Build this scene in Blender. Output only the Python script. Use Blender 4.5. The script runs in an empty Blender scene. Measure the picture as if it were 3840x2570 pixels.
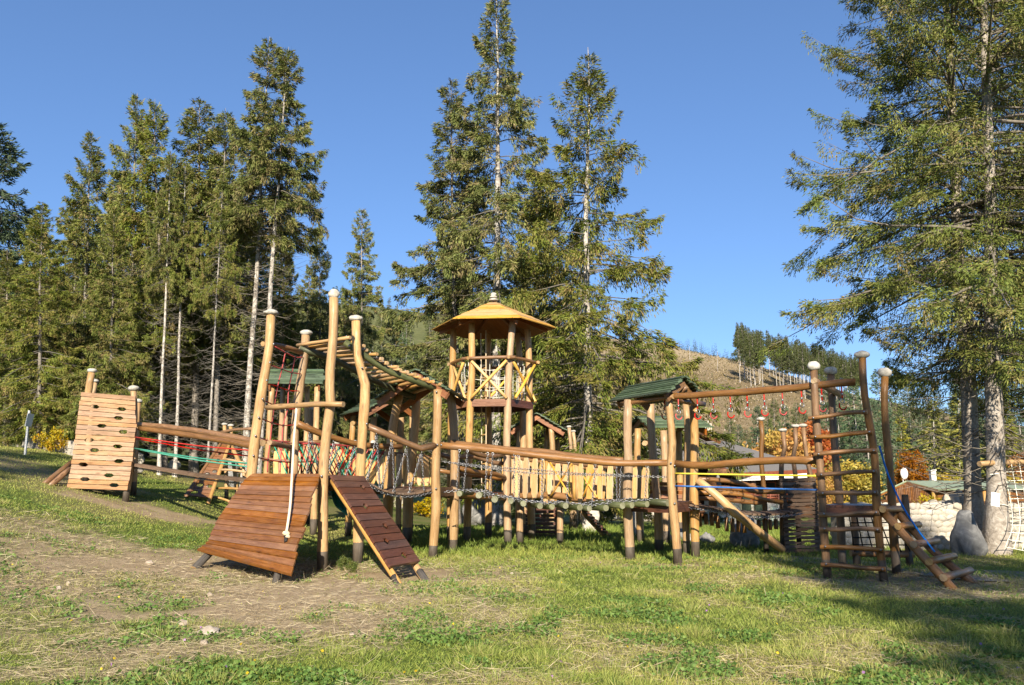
import bpy, math, random
import numpy as np
from mathutils import Vector, Matrix, noise
SC = bpy.context.scene
COL = SC.collection
R = math.radians
# ---------------------------------------------------------------- camera
CAM_H = 1.46
PITCH = R(10.0)
F = 2929.0                       # 18 mm on a 23.6 mm sensor, in photograph pixels
cd = bpy.data.cameras.new('camera'); cam = bpy.data.objects.new('camera', cd); COL.objects.link(cam)
cd.sensor_width = 23.6; cd.lens = 18.0; cd.clip_start = 0.05; cd.clip_end = 4000
cam.location = (0, 0, CAM_H); cam.rotation_euler = (R(90) + PITCH, 0, 0)
SC.camera = cam
# ---------------------------------------------------------------- sky and sun
SUN_EL, SUN_AZ = R(27), R(3.0)   # sun behind the viewer, a little to the left
w = bpy.data.worlds.new('World'); SC.world = w; w.use_nodes = True
nt = w.node_tree; nt.nodes.clear()
sky = nt.nodes.new('ShaderNodeTexSky'); sky.sky_type = 'NISHITA'; sky.sun_disc = False
sky.sun_elevation = SUN_EL; sky.sun_rotation = R(180) + SUN_AZ
sky.altitude = 800; sky.air_density = 1.0; sky.dust_density = 0.15; sky.ozone_density = 6.0
bg = nt.nodes.new('ShaderNodeBackground'); bg.inputs[1].default_value = 0.115
ow = nt.nodes.new('ShaderNodeOutputWorld')
gam = nt.nodes.new('ShaderNodeGamma'); gam.inputs[1].default_value = .75        # softer step from zenith to horizon
tin = nt.nodes.new('ShaderNodeMix'); tin.data_type = 'RGBA'; tin.blend_type = 'MULTIPLY'; tin.inputs[0].default_value = 1; tin.inputs[7].default_value = (.80, .93, 1.12, 1)
nt.links.new(sky.outputs[0], gam.inputs[0]); nt.links.new(gam.outputs[0], tin.inputs[6])
nt.links.new(tin.outputs[2], bg.inputs[0]); nt.links.new(bg.outputs[0], ow.inputs[0])
sl = bpy.data.lights.new('sun', 'SUN'); so = bpy.data.objects.new('sun', sl); COL.objects.link(so)
sl.energy = 5.0; sl.angle = R(0.53); sl.color = (1.0, 0.90, 0.74)
sdir = Vector((math.sin(SUN_AZ) * math.cos(SUN_EL), math.cos(SUN_AZ) * math.cos(SUN_EL), -math.sin(SUN_EL)))
so.rotation_euler = sdir.to_track_quat('-Z', 'Y').to_euler(); so.location = (-5, -20, 30)
SC.view_settings.view_transform = 'Standard'; SC.view_settings.look = 'None'
SC.view_settings.exposure = 1.06; SC.view_settings.gamma = 1.0
SC.view_settings.use_curve_mapping = False
# ---------------------------------------------------------------- geometry of the place
rnd = random.Random(7)
def sm(t): t = max(0.0, min(1.0, t)); return t * t * (3 - 2 * t)
RIDGE = [(-400, 118), (-200, 104), (-70, 93), (30, 83), (62, 79), (92, 74), (125, 68), (160, 56), (200, 46), (300, 26), (500, 12)]
def ridge(x):
    for (a, b), (c, d) in zip(RIDGE, RIDGE[1:]):
        if x <= c: return b + (d - b) * (max(x, a) - a) / (c - a)
    return RIDGE[-1][1]
def gz(x, y):                      # height of the ground
    z = 2.6 * sm((-x - 3.0) / 15.0)
    z -= 1.25 * sm((y - 20) / 40.0) * sm((x + 9) / 9.0)
    if y < 45: z += 0.035 * noise.noise((x * .5, y * .5, 3.1)) + 0.015 * noise.noise((x * 1.7, y * 1.7, 9.1))
    if y > 62:
        xr = x * 420 / max(y, 120)
        z += ridge(xr) * sm((y - 62) / 400.0) + min(1.0, (y - 62) / 60) * 1.6 * noise.noise((x * .02, y * .02, 1.7))
    return z
def P(px, py, D):                  # point seen at a photograph pixel, D metres ahead of the camera
    u = (px - 1920) / F; v = (1285 - py) / F
    yy = math.cos(PITCH) - v * math.sin(PITCH); zz = math.sin(PITCH) + v * math.cos(PITCH)
    s = D / yy
    return Vector((u * s, D, CAM_H + zz * s))
def G(px, py):                     # where a pixel's ray meets the ground
    lo, hi = 3.0, 90.0
    for _ in range(50):
        m = (lo + hi) / 2; p = P(px, py, m)
        if p.z > gz(p.x, p.y): lo = m
        else: hi = m
    p = P(px, py, lo); p.z = gz(p.x, p.y); return p
def GX(px, D):                     # ground point under a pixel column at depth D
    p = P(px, 1800, D); p.z = gz(p.x, p.y); return p
# ---------------------------------------------------------------- materials
MATS = {}
def newmat(name, rough=.7, spec=.3):
    m = bpy.data.materials.new(name); m.use_nodes = True; MATS[name] = m
    t = m.node_tree; b = t.nodes['Principled BSDF']
    b.inputs['Roughness'].default_value = rough; b.inputs['Specular IOR Level'].default_value = spec
    return m, t, b
def N(t, kind, **kw):
    n = t.nodes.new(kind)
    for k, v in kw.items():
        if k in n.inputs: n.inputs[k].default_value = v
        else: setattr(n, k, v)
    return n
def ramp(t, fac, stops):
    r = t.nodes.new('ShaderNodeValToRGB'); e = r.color_ramp.elements
    while len(e) < len(stops): e.new(.5)
    for x, (p, c) in zip(e, stops): x.position = p; x.color = (*c, 1)
    t.links.new(fac, r.inputs[0]); return r.outputs[0]
def mixc(t, fac, a, b, mode='MIX'):
    m = t.nodes.new('ShaderNodeMix'); m.data_type = 'RGBA'; m.blend_type = mode
    for s, v in ((0, fac), (6, a), (7, b)):
        if hasattr(v, 'is_linked'): t.links.new(v, m.inputs[s])
        elif s == 0: m.inputs[0].default_value = v
        else: m.inputs[s].default_value = (*v, 1)
    return m.outputs[2]
def math_(t, op, a, b=None, clamp=False):
    m = t.nodes.new('ShaderNodeMath'); m.operation = op; m.use_clamp = clamp
    for i, v in ((0, a), (1, b)):
        if v is None: continue
        if hasattr(v, 'is_linked'): t.links.new(v, m.inputs[i])
        else: m.inputs[i].default_value = v
    return m.outputs[0]
def bump(t, b, h, strength=.4, dist=.01):
    n = N(t, 'ShaderNodeBump', Strength=strength, Distance=dist); t.links.new(h, n.inputs['Height']); t.links.new(n.outputs[0], b.inputs['Normal'])
def tint(t, col, lo=.8, hi=1.15, sat=.06):   # every piece a little different
    oi = t.nodes.new('ShaderNodeObjectInfo')
    mr = N(t, 'ShaderNodeMapRange'); t.links.new(oi.outputs['Random'], mr.inputs[0]); mr.inputs[3].default_value = lo; mr.inputs[4].default_value = hi
    h = t.nodes.new('ShaderNodeHueSaturation'); t.links.new(mr.outputs[0], h.inputs['Value']); t.links.new(col, h.inputs['Color'])
    w = t.nodes.new('ShaderNodeTexWhiteNoise'); w.noise_dimensions = '1D'; t.links.new(oi.outputs['Random'], w.inputs['W'])
    mr2 = N(t, 'ShaderNodeMapRange'); t.links.new(w.outputs[0], mr2.inputs[0]); mr2.inputs[3].default_value = 1 - 2.5 * sat; mr2.inputs[4].default_value = 1 + 2.5 * sat
    t.links.new(mr2.outputs[0], h.inputs['Saturation'])
    return h.outputs[0]
def wood(name, dark, mid, light, rough=.55, spec=.3, tar=False, knots=True, lo=.8, hi=1.15, grain=1.0, crack=1.0, worn=1.0):
    m, t, b = newmat(name, rough, spec)
    uv = t.nodes.new('ShaderNodeUVMap'); uv.uv_map = 'UVMap'
    oi = t.nodes.new('ShaderNodeObjectInfo')
    of = t.nodes.new('ShaderNodeVectorMath'); of.operation = 'ADD'
    cx = t.nodes.new('ShaderNodeCombineXYZ'); sc = math_(t, 'MULTIPLY', oi.outputs['Random'], 37.0); t.links.new(sc, cx.inputs[2])
    t.links.new(uv.outputs[0], of.inputs[0]); t.links.new(cx.outputs[0], of.inputs[1])
    mp = N(t, 'ShaderNodeMapping'); mp.inputs['Scale'].default_value = (26, 2.2, 1); t.links.new(of.outputs[0], mp.inputs[0])
    n1 = N(t, 'ShaderNodeTexNoise', Scale=1.6, Detail=6, Roughness=.62, Distortion=.35); t.links.new(mp.outputs[0], n1.inputs['Vector'])
    mp2 = N(t, 'ShaderNodeMapping'); mp2.inputs['Scale'].default_value = (3.5, 1.1, 1); t.links.new(of.outputs[0], mp2.inputs[0])
    n2 = N(t, 'ShaderNodeTexNoise', Scale=2.2, Detail=4, Roughness=.6); t.links.new(mp2.outputs[0], n2.inputs['Vector'])
    c1 = ramp(t, n1.outputs[0], [(.28, dark), (.5, mid), (.72, light)])
    c2 = ramp(t, n2.outputs[0], [(.3, dark), (.52, mid), (.75, light)])
    col = mixc(t, .5, c1, c2)
    if knots:
        mk = N(t, 'ShaderNodeMapping'); mk.inputs['Scale'].default_value = (7, 1.9, 1); t.links.new(of.outputs[0], mk.inputs[0])
        vo = N(t, 'ShaderNodeTexVoronoi', Scale=1.0); t.links.new(mk.outputs[0], vo.inputs['Vector'])
        k = ramp(t, vo.outputs['Distance'], [(.07, (1, 1, 1)), (.17, (0, 0, 0))])
        col = mixc(t, math_(t, 'MULTIPLY', k, .6), col, tuple(x * .38 for x in dark))
    # drying cracks along the grain and greyed, weathered patches
    mc = N(t, 'ShaderNodeMapping'); mc.inputs['Scale'].default_value = (34, .55, 1); t.links.new(of.outputs[0], mc.inputs[0])
    n3 = N(t, 'ShaderNodeTexNoise', Scale=1.3, Detail=3, Roughness=.55, Distortion=.6); t.links.new(mc.outputs[0], n3.inputs['Vector'])
    ck = ramp(t, n3.outputs[0], [(.485, (0, 0, 0)), (.5, (1, 1, 1)), (.515, (0, 0, 0))])
    col = mixc(t, math_(t, 'MULTIPLY', ck, .55 * crack), col, tuple(x * .3 for x in dark))
    mg = N(t, 'ShaderNodeMapping'); mg.inputs['Scale'].default_value = (2.2, .8, 1); t.links.new(of.outputs[0], mg.inputs[0])
    n5 = N(t, 'ShaderNodeTexNoise', Scale=1.5, Detail=8, Roughness=.7); t.links.new(mg.outputs[0], n5.inputs['Vector'])
    gy = ramp(t, n5.outputs[0], [(.55, (0, 0, 0)), (.72, (1, 1, 1))]); lum = sum(mid) / 3
    col = mixc(t, math_(t, 'MULTIPLY', gy, .4 * worn), col, (lum * .95, lum * .86, lum * .74))
    col = tint(t, col, lo, hi)
    if tar:      # ground end of a post dipped in tar, with a ragged line and splashed soil
        sp = t.nodes.new('ShaderNodeSeparateXYZ'); t.links.new(uv.outputs[0], sp.inputs[0])
        v = math_(t, 'ADD', sp.outputs[1], math_(t, 'MULTIPLY', math_(t, 'SUBTRACT', n1.outputs[0], .5), .035))
        e = math_(t, 'ADD', math_(t, 'MULTIPLY', oi.outputs['Random'], .16), .27)
        s = math_(t, 'LESS_THAN', v, e)
        tc = ramp(t, n2.outputs[0], [(.35, (.045, .04, .036)), (.7, (.12, .105, .09))])
        col = mixc(t, math_(t, 'MULTIPLY', s, .93), col, tc)
    t.links.new(col, b.inputs['Base Color'])
    bump(t, b, math_(t, 'SUBTRACT', n1.outputs[0], math_(t, 'MULTIPLY', ck, 1.2 * crack)), .45 * grain, .007)
    return m
wood('post_wood', (.25, .135, .055), (.43, .265, .12), (.57, .39, .20), rough=.42, spec=.45, tar=True)
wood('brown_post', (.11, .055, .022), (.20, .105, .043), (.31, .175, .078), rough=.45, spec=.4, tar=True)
wood('rail_wood', (.12, .058, .022), (.22, .11, .043), (.35, .19, .082), rough=.4, spec=.45)
wood('pale_log', (.29, .155, .058), (.44, .26, .105), (.56, .38, .175), rough=.45, spec=.4)
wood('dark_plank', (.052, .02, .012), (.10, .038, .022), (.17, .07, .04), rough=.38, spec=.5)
wood('ramp_plank', (.12, .046, .015), (.225, .093, .03), (.33, .16, .06), rough=.38, spec=.5)
wood('wall_plank', (.26, .145, .08), (.39, .235, .135), (.52, .345, .215), rough=.7, spec=.2)
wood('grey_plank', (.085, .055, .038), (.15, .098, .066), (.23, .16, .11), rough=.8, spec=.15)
wood('picket_wood', (.44, .23, .075), (.60, .36, .145), (.72, .50, .25), rough=.5, spec=.35)
wood('yellow_log', (.50, .26, .06), (.64, .38, .10), (.74, .50, .18), rough=.4, spec=.45, knots=False)
wood('orange_board', (.40, .20, .055), (.58, .335, .10), (.70, .455, .175), rough=.55, spec=.3, lo=.75, hi=1.2)
wood('green_board', (.035, .052, .03), (.078, .112, .064), (.16, .20, .12), rough=.55, spec=.3, lo=.55, hi=1.4)
wood('green_log', (.024, .03, .012), (.065, .075, .028), (.15, .15, .06), rough=.5, spec=.35)
wood('rust_board', (.14, .05, .018), (.25, .095, .035), (.34, .15, .06), rough=.5, spec=.3)
wood('green_end', (.10, .10, .06), (.20, .20, .12), (.30, .29, .19), rough=.7, spec=.2)
wood('tar_wood', (.04, .035, .03), (.075, .066, .058), (.13, .115, .1), rough=.8, spec=.2)
wood('end_grain', (.24, .15, .07), (.38, .25, .12), (.46, .33, .18), rough=.7, spec=.2)
def noisy(name, stops, scale=8, rough=.85, spec=.2, detail=6, bs=.5, bd=.02, coord='Object', tn=True, dist=0.0):
    m, t, b = newmat(name, rough, spec)
    tc = t.nodes.new('ShaderNodeTexCoord')
    n = N(t, 'ShaderNodeTexNoise', Scale=scale, Detail=detail, Roughness=.62, Distortion=dist); t.links.new(tc.outputs[coord], n.inputs['Vector'])
    c = ramp(t, n.outputs[0], stops)
    if tn: c = tint(t, c, .85, 1.12)
    t.links.new(c, b.inputs['Base Color']); bump(t, b, n.outputs[0], bs, bd)
    return m
noisy('pale_stone', [(.3, (.24, .22, .18)), (.5, (.40, .375, .32)), (.7, (.54, .51, .45))], 14, bd=.006)
noisy('grey_stone', [(.3, (.11, .11, .108)), (.52, (.21, .207, .2)), (.72, (.36, .35, .33))], 4, bd=.06, dist=1.2)
noisy('field_stone', [(.3, (.2, .16, .12)), (.5, (.34, .28, .22)), (.7, (.46, .4, .33))], 9, bd=.02)
noisy('white_stone', [(.3, (.27, .24, .19)), (.5, (.43, .39, .325)), (.72, (.56, .52, .45))], 9, bd=.02)
noisy('mortar', [(.3, (.25, .225, .18)), (.7, (.40, .36, .3))], 20)
noisy('bark_pale', [(.34, (.13, .11, .09)), (.5, (.36, .325, .28)), (.66, (.56, .52, .46))], 5, bd=.03, dist=1.0)
noisy('bark_mid', [(.3, (.12, .10, .082)), (.5, (.23, .20, .165)), (.7, (.36, .325, .28))], 9, bd=.03, dist=1.0)
noisy('bark_near', [(.3, (.15, .125, .10)), (.5, (.28, .245, .205)), (.7, (.42, .38, .33))], 7, bd=.05, dist=1.5)
noisy('bark_dark', [(.3, (.09, .07, .055)), (.5, (.17, .135, .10)), (.7, (.27, .225, .18))], 8, bd=.03, dist=1.0)
noisy('twig_grey', [(.3, (.09, .078, .064)), (.7, (.23, .205, .17))], 6)
noisy('roof_shingle', [(.3, (.12, .108, .095)), (.5, (.175, .158, .14)), (.7, (.235, .215, .19))], 20, bd=.01)
noisy('gravel', [(.3, (.14, .125, .105)), (.5, (.235, .215, .185)), (.7, (.36, .335, .295))], 30, bd=.02, coord='Object')
noisy('brown_log_wall', [(.3, (.045, .02, .01)), (.55, (.09, .042, .02)), (.75, (.15, .075, .035))], 6)
noisy('cabin_board', [(.3, (.10, .042, .017)), (.55, (.175, .078, .03)), (.75, (.25, .12, .05))], 6)
noisy('soot_dark', [(.3, (.012, .01, .009)), (.7, (.035, .03, .026))], 3)
noisy('red_rail', [(.3, (.14, .04, .022)), (.7, (.24, .08, .045))], 8)
noisy('green_metal_roof', [(.3, (.20, .24, .14)), (.7, (.27, .31, .19))], 2, rough=.45, spec=.4, bs=.05)
noisy('plaster_white', [(.3, (.62, .6, .55)), (.7, (.74, .72, .68))], 5, bs=.1)
noisy('red_rope', [(.3, (.34, .02, .018)), (.7, (.55, .045, .035))], 60, rough=.6)
noisy('teal_rope', [(.3, (.03, .22, .15)), (.7, (.09, .42, .29))], 60, rough=.6)
noisy('yellow_rope', [(.3, (.62, .5, .01)), (.7, (.8, .68, .03))], 60, rough=.6)
noisy('blue_rope', [(.3, (.02, .09, .32)), (.7, (.04, .19, .55))], 60, rough=.6)
noisy('hemp_rope', [(.3, (.55, .42, .26)), (.7, (.72, .6, .42))], 60, rough=.8)
noisy('white_rope', [(.3, (.62, .6, .5)), (.7, (.76, .74, .66))], 60, rough=.8)
noisy('black_rope', [(.3, (.012, .012, .014)), (.7, (.03, .03, .034))], 60, rough=.6)
noisy('rubber', [(.3, (.012, .012, .013)), (.7, (.03, .03, .03))], 20, rough=.5)
noisy('paper', [(.3, (.7, .69, .66)), (.7, (.78, .77, .74))], 4, bs=.02)
m, t, b = newmat('steel', .35, .5); b.inputs['Metallic'].default_value = 1; b.inputs['Base Color'].default_value = (.32, .32, .33, 1); b.inputs['Roughness'].default_value = .42
def leafmat(name, rough=.55, spec=.25, trans=.25):
    m, t, b = newmat(name, rough, spec)
    at = t.nodes.new('ShaderNodeAttribute'); at.attribute_name = 'Col'
    oi = t.nodes.new('ShaderNodeObjectInfo')
    c = tint(t, at.outputs['Color'], .88, 1.12, .04)
    t.links.new(c, b.inputs['Base Color'])
    tr = t.nodes.new('ShaderNodeBsdfTranslucent'); t.links.new(c, tr.inputs[0])
    mx = t.nodes.new('ShaderNodeMixShader'); mx.inputs[0].default_value = trans
    o = t.nodes['Material Output']
    t.links.new(b.outputs[0], mx.inputs[1]); t.links.new(tr.outputs[0], mx.inputs[2]); t.links.new(mx.outputs[0], o.inputs[0])
leafmat('needles', .6, .2, .1); leafmat('leaves', .5, .3, .3); leafmat('blades', .55, .25, .3)
# ---------------------------------------------------------------- objects
LOC = {}
def tagit(o, label=None, cat=None, group=None, kind=None):
    for k, v in (('label', label), ('category', cat), ('group', group), ('kind', kind)):
        if v: o[k] = v
    return o
def thing(name, label, cat, loc, group=None):
    o = bpy.data.objects.new(name, None); o.empty_display_size = .3; COL.objects.link(o)
    o.location = loc; LOC[o.name] = Vector(loc)
    return tagit(o, label, cat, group)
def base_of(o): return LOC.get(o.name, Vector((0, 0, 0))) if o else Vector((0, 0, 0))
def obj(name, verts, faces, mats, parent=None, uvs=None, mi=None, smooth=None, cols=None, origin=None):
    off = base_of(parent)
    if parent is None and origin is not None: off = Vector(origin)
    V = np.asarray([tuple(v) for v in verts] if not isinstance(verts, np.ndarray) else verts, dtype=float).reshape(-1, 3) - np.array(off)
    me = bpy.data.meshes.new(name)
    me.from_pydata(V.tolist(), [], faces if isinstance(faces, list) else faces.tolist())
    for m in ([mats] if isinstance(mats, str) else mats): me.materials.append(MATS[m])
    if uvs is not None:
        l = me.uv_layers.new(name='UVMap'); l.data.foreach_set('uv', np.asarray(uvs, dtype=np.float32).ravel())
    if mi is not None: me.polygons.foreach_set('material_index', np.asarray(mi, dtype=np.int32))
    if smooth is not None:
        if smooth is True: smooth = [True] * len(me.polygons)
        me.polygons.foreach_set('use_smooth', np.asarray(smooth, dtype=bool))
    if cols is not None:
        a = me.color_attributes.new('Col', 'FLOAT_COLOR', 'POINT')
        c = np.ones((len(me.vertices), 4), dtype=np.float32); c[:, :3] = cols; a.data.foreach_set('color', c.ravel())
    o = bpy.data.objects.new(name, me); COL.objects.link(o)
    if parent is not None: o.parent = parent; LOC[o.name] = off
    else: o.location = off; LOC[o.name] = Vector(off)
    return o
def cr(pts, n):                     # smooth curve through points
    pts = [Vector(p) for p in pts]
    if len(pts) == 2: return [pts[0].lerp(pts[1], i / n) for i in range(n + 1)]
    q = [pts[0] * 2 - pts[1]] + pts + [pts[-1] * 2 - pts[-2]]
    seg = [(pts[i + 1] - pts[i]).length for i in range(len(pts) - 1)]; tot = sum(seg); out = []
    for i in range(n + 1):
        s = tot * i / n; k = 0
        while k < len(seg) - 1 and s > seg[k]: s -= seg[k]; k += 1
        u = s / max(seg[k], 1e-6); a, b, c, d = q[k:k + 4]
        out.append(.5 * ((2 * b) + (c - a) * u + (2 * a - 5 * b + 4 * c - d) * u * u + (3 * b - a - 3 * c + d) * u ** 3))
    return out
def tube_geo(pts, rad, sides=10, n=None, wob=0.0, seed=0, caps=True):
    L = sum((Vector(pts[i + 1]) - Vector(pts[i])).length for i in range(len(pts) - 1))
    if n is None: n = max(3, min(18, int(L / .3)))
    c = cr(pts, n); rr = rad if isinstance(rad, (list, tuple)) else (rad, rad)
    T = (c[1] - c[0]).normalized(); ref = Vector((0, 0, 1)) if abs(T.z) < .9 else Vector((0, 1, 0))
    U = T.cross(ref).normalized(); V = []; uv = []; vl = 0
    for i, p in enumerate(c):
        T = ((c[i + 1] if i < n else c[i]) - (c[i - 1] if i else c[i])).normalized()
        U = (U - T * U.dot(T)).normalized(); W = T.cross(U)
        f = i / n * (len(rr) - 1); k = min(int(f), len(rr) - 2); r0 = rr[k] + (rr[k + 1] - rr[k]) * (f - k)
        if i: vl += (c[i] - c[i - 1]).length
        for j in range(sides):
            a = 2 * math.pi * j / sides; r1 = r0
            if wob: r1 *= 1 + wob * noise.noise((math.cos(a) * .9 + seed * 3.7, math.sin(a) * .9, vl * 1.8 + seed))
            V.append(p + U * (math.cos(a) * r1) + W * (math.sin(a) * r1)); uv.append((a * r0, vl))
    Fs, FU, MI, SM = [], [], [], []
    for i in range(n):
        for j in range(sides):
            k = (j + 1) % sides
            Fs.append((i * sides + j, i * sides + k, (i + 1) * sides + k, (i + 1) * sides + j))
            a1 = 2 * math.pi * (j + 1) / sides * (rr[0])
            FU += [uv[i * sides + j], (a1, uv[i * sides + j][1]), (a1, uv[(i + 1) * sides + j][1]), uv[(i + 1) * sides + j]]
            MI.append(0); SM.append(True)
    if caps:
        for f in (list(range(sides))[::-1], [n * sides + j for j in range(sides)]):
            Fs.append(tuple(f)); FU += [(math.cos(2 * math.pi * j / sides) * .1, math.sin(2 * math.pi * j / sides) * .1) for j in range(sides)]; MI.append(1); SM.append(False)
    return V, Fs, FU, MI, SM
SEED = [0]
def log(name, parent, pts, r, mat='rail_wood', sides=10, wob=.22, n=None, cap='end_grain'):
    SEED[0] += 1
    V, Fs, U, MI, S = tube_geo(pts, r, sides, n, wob, SEED[0])
    return obj(name, V, Fs, [mat, cap], parent, U, MI, S)
def rope(name, parent, pts, r, mat, n=None, sides=6):
    V, Fs, U, MI, S = tube_geo(pts, r, sides, n, 0, 0)
    return obj(name, V, Fs, [mat, mat], parent, U, MI, S)
def merge(parts):
    V, Fs = [], []
    for v, f in parts:
        o = len(V); V += list(v); Fs += [tuple(i + o for i in q) for q in f]
    return V, Fs
def sphere_geo(c, rx, ry, rz, seg=12, ring=8, amp=.12, seed=0, flat=0.0, freq=1.3):
    V, Fs = [], []
    for i in range(ring + 1):
        th = math.pi * i / ring
        for j in range(seg):
            ph = 2 * math.pi * j / seg
            d = Vector((math.sin(th) * math.cos(ph), math.sin(th) * math.sin(ph), math.cos(th)))
            k = 1 + amp * noise.noise(d * freq + Vector((seed * 5.1, seed * 2.3, 0))) * 1.6
            V.append(Vector((c[0] + d.x * rx * k, c[1] + d.y * ry * k, c[2] + d.z * rz * k)))
    for i in range(ring):
        for j in range(seg):
            k = (j + 1) % seg; Fs.append((i * seg + j, (i + 1) * seg + j, (i + 1) * seg + k, i * seg + k))
    return V, Fs
def stone(name, parent, c, rx, ry, rz, mat='pale_stone', amp=.12, seg=14, ring=9, freq=1.3):
    SEED[0] += 1
    V, Fs = sphere_geo(c, rx, ry, rz, seg, ring, amp, SEED[0], freq=freq)
    return obj(name, V, Fs, mat, parent, smooth=True)
def boulder(name, label, px, py, w, h, mat='grey_stone', d=None, D=None, group=None, amp=.3, freq=1.5):
    g = G(px, py) if D is None else GX(px, D)
    k = g.y / F; rx = w * k / 2; hh = h * k
    SEED[0] += 1
    V, Fs = sphere_geo((g.x, g.y, g.z + hh * .42), rx, (d or rx * .7), hh * .58, 24, 16, amp, SEED[0], freq=freq)
    o = obj(name, V, Fs, mat, None, smooth=True, origin=(g.x, g.y, g.z))
    return tagit(o, label, 'boulder', group)
BOLT = [None]
def bolt(parent, p, d=(0, -1, 0), r=.02):
    if BOLT[0] is None:
        V, Fs = sphere_geo((0, 0, 0), 1, 1, 1, 8, 5, 0)
        me = bpy.data.meshes.new('bolt'); me.from_pydata([tuple(v) for v in V], [], Fs); me.materials.append(MATS['steel'])
        me.polygons.foreach_set('use_smooth', [True] * len(me.polygons)); BOLT[0] = me
    o = bpy.data.objects.new('bolt', BOLT[0]); COL.objects.link(o); o.parent = parent
    o.location = Vector(p) - base_of(parent); o.scale = (r, r, r)
    return o
def post(T, path, D, r=.085, stone_=None, D2=None, top=None, mat='post_wood', ground=True, name='post', rt=None):
    """path: photograph pixels from the top down; D at the top, D2 at the foot"""
    D2 = D if D2 is None else D2
    n = len(path); pts = [P(x, y, D + (D2 - D) * i / max(n - 1, 1)) for i, (x, y) in enumerate(path)]
    pts = pts[::-1]                                         # foot first, so length counts from the ground
    g = gz(pts[0].x, pts[0].y)
    if ground:
        if pts[0].z - g > .06:
            d = pts[0] - pts[1]; k = (pts[0].z - g) / max(-d.z, .2); k = min(k, 1.0 * (pts[0].z - g) / max(abs(d.z), .2))
            q = Vector((pts[0].x + d.x * .3 * k, pts[0].y + d.y * .3 * k, 0)); q.z = gz(q.x, q.y) - .02
            pts = [q] + pts
        else: pts[0].z = g - .03
    o = log(name, T, pts, (r * 1.06, r, rt or r * .93), mat)
    if stone_:
        a, b = stone_; c = pts[-1]
        stone('cap_stone', o, (c.x, c.y, c.z + b * .8), a, a * .9, b)
    return o, pts
def lerp(a, b, t): return a + (b - a) * t
def planks(part, Lp, Rp, n, th, mat, gap=.006, holes=(), name='plank', lap=0.0, jit=.0, up=None, lift=None, hw=.09, ext=0.0, hh=.45, rag=0.0):
    """boards lying between two edge curves Lp, Rp (world points), n boards along them"""
    rg = random.Random(len(Lp) * 31 + n * 7 + int(abs(Lp[0][0]) * 100)); M = 60
    L = cr(Lp, M); Rr = cr(Rp, M)
    def ev(c, t):
        f = max(0, min(M - 1e-6, t * M)); i = int(f); return c[i].lerp(c[i + 1], f - i) if 0 <= t <= 1 else c[i] + (c[i + 1] - c[i]) * (t * M - i)
    out = []
    length = sum((L[i + 1] - L[i]).length for i in range(M)); width = (Rr[M // 2] - L[M // 2]).length; g = gap / length
    off = base_of(part)
    for k in range(n):
        t0, t1 = k / n + g / 2, (k + 1) / n - g / 2 + lap / length
        a, b, c, d = ev(L, t0), ev(Rr, t0), ev(Rr, t1), ev(L, t1)
        if ext: e = (b - a).normalized() * ext; a, d, b, c = a - e, d - e, b + e, c + e
        if rag: e = (b - a).normalized(); q1, q2 = rg.uniform(-rag, rag), rg.uniform(-rag, rag); a, d, b, c = a + e * q1, d + e * q1, b + e * q2, c + e * q2
        nn = (b - a).cross(d - a).normalized()
        if up is not None and nn.dot(Vector(up)) < 0: nn = -nn
        elif up is None and nn.z < 0: nn = -nn
        j1, j2 = rg.uniform(-jit, jit), rg.uniform(-jit, jit)
        a, b = a + nn * j1, b + nn * j1; c, d = c + nn * (j2 + ((th * 1.1 if lift is None else lift) if lap else 0)), d + nn * (j2 + ((th * 1.1 if lift is None else lift) if lap else 0))
        # outline in (u, v), notched where a hole is
        def notch(v, s):
            pts = []
            hs = sorted([h for h in holes if (h[0] == k and s > 0) or (h[0] == k + 1 and s < 0)], key=lambda h: h[1])
            for h in hs:
                x = h[1]; w_ = hw / width; dv = s * hh
                pts += [(x - w_, v), (x - w_ * .5, v + dv), (x + w_ * .5, v + dv), (x + w_, v)]
            return pts
        ol = [(0, 0)] + notch(0, 1) + [(1, 0), (1, 1)] + notch(1, -1)[::-1] + [(0, 1)]
        pt = [a.lerp(b, u).lerp(d.lerp(c, u), v) for u, v in ol]
        m = len(ol); ch = min(.006, th * .2)
        cen = (a + b + c + d) / 4
        top = [p + nn * (th / 2) + (cen - p).normalized() * ch for p in pt] if not holes else [p + nn * (th / 2) for p in pt]
        V = top + [p + nn * (th / 2 - ch) for p in pt] + [p - nn * (th / 2) for p in pt]
        Fs = [tuple(range(m)), tuple(range(2 * m, 3 * m))[::-1]]
        su, sv = (b - a).length, (d - a).length; ou = rg.uniform(0, 9)
        uvp = [(v * sv + ou, u * su) for u, v in ol]
        UV = list(uvp) + uvp[::-1]
        for i in range(m):
            j = (i + 1) % m
            for s in (0, 1):
                Fs.append(((s + 1) * m + i, (s + 1) * m + j, s * m + j, s * m + i)); UV += [uvp[i], uvp[j], uvp[j], uvp[i]]
        out.append(obj(name, V, Fs, mat, part, UV))
    return out
def box_geo(c, ax, ay, az, ch=0.0):
    c, ax, ay, az = Vector(c), Vector(ax), Vector(ay), Vector(az); V = []
    for i in (-1, 1):
        for j in (-1, 1):
            for k in (-1, 1): V.append(c + ax * i + ay * j + az * k)
    return V, [(0, 1, 3, 2), (4, 6, 7, 5), (0, 4, 5, 1), (2, 3, 7, 6), (0, 2, 6, 4), (1, 5, 7, 3)]
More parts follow.
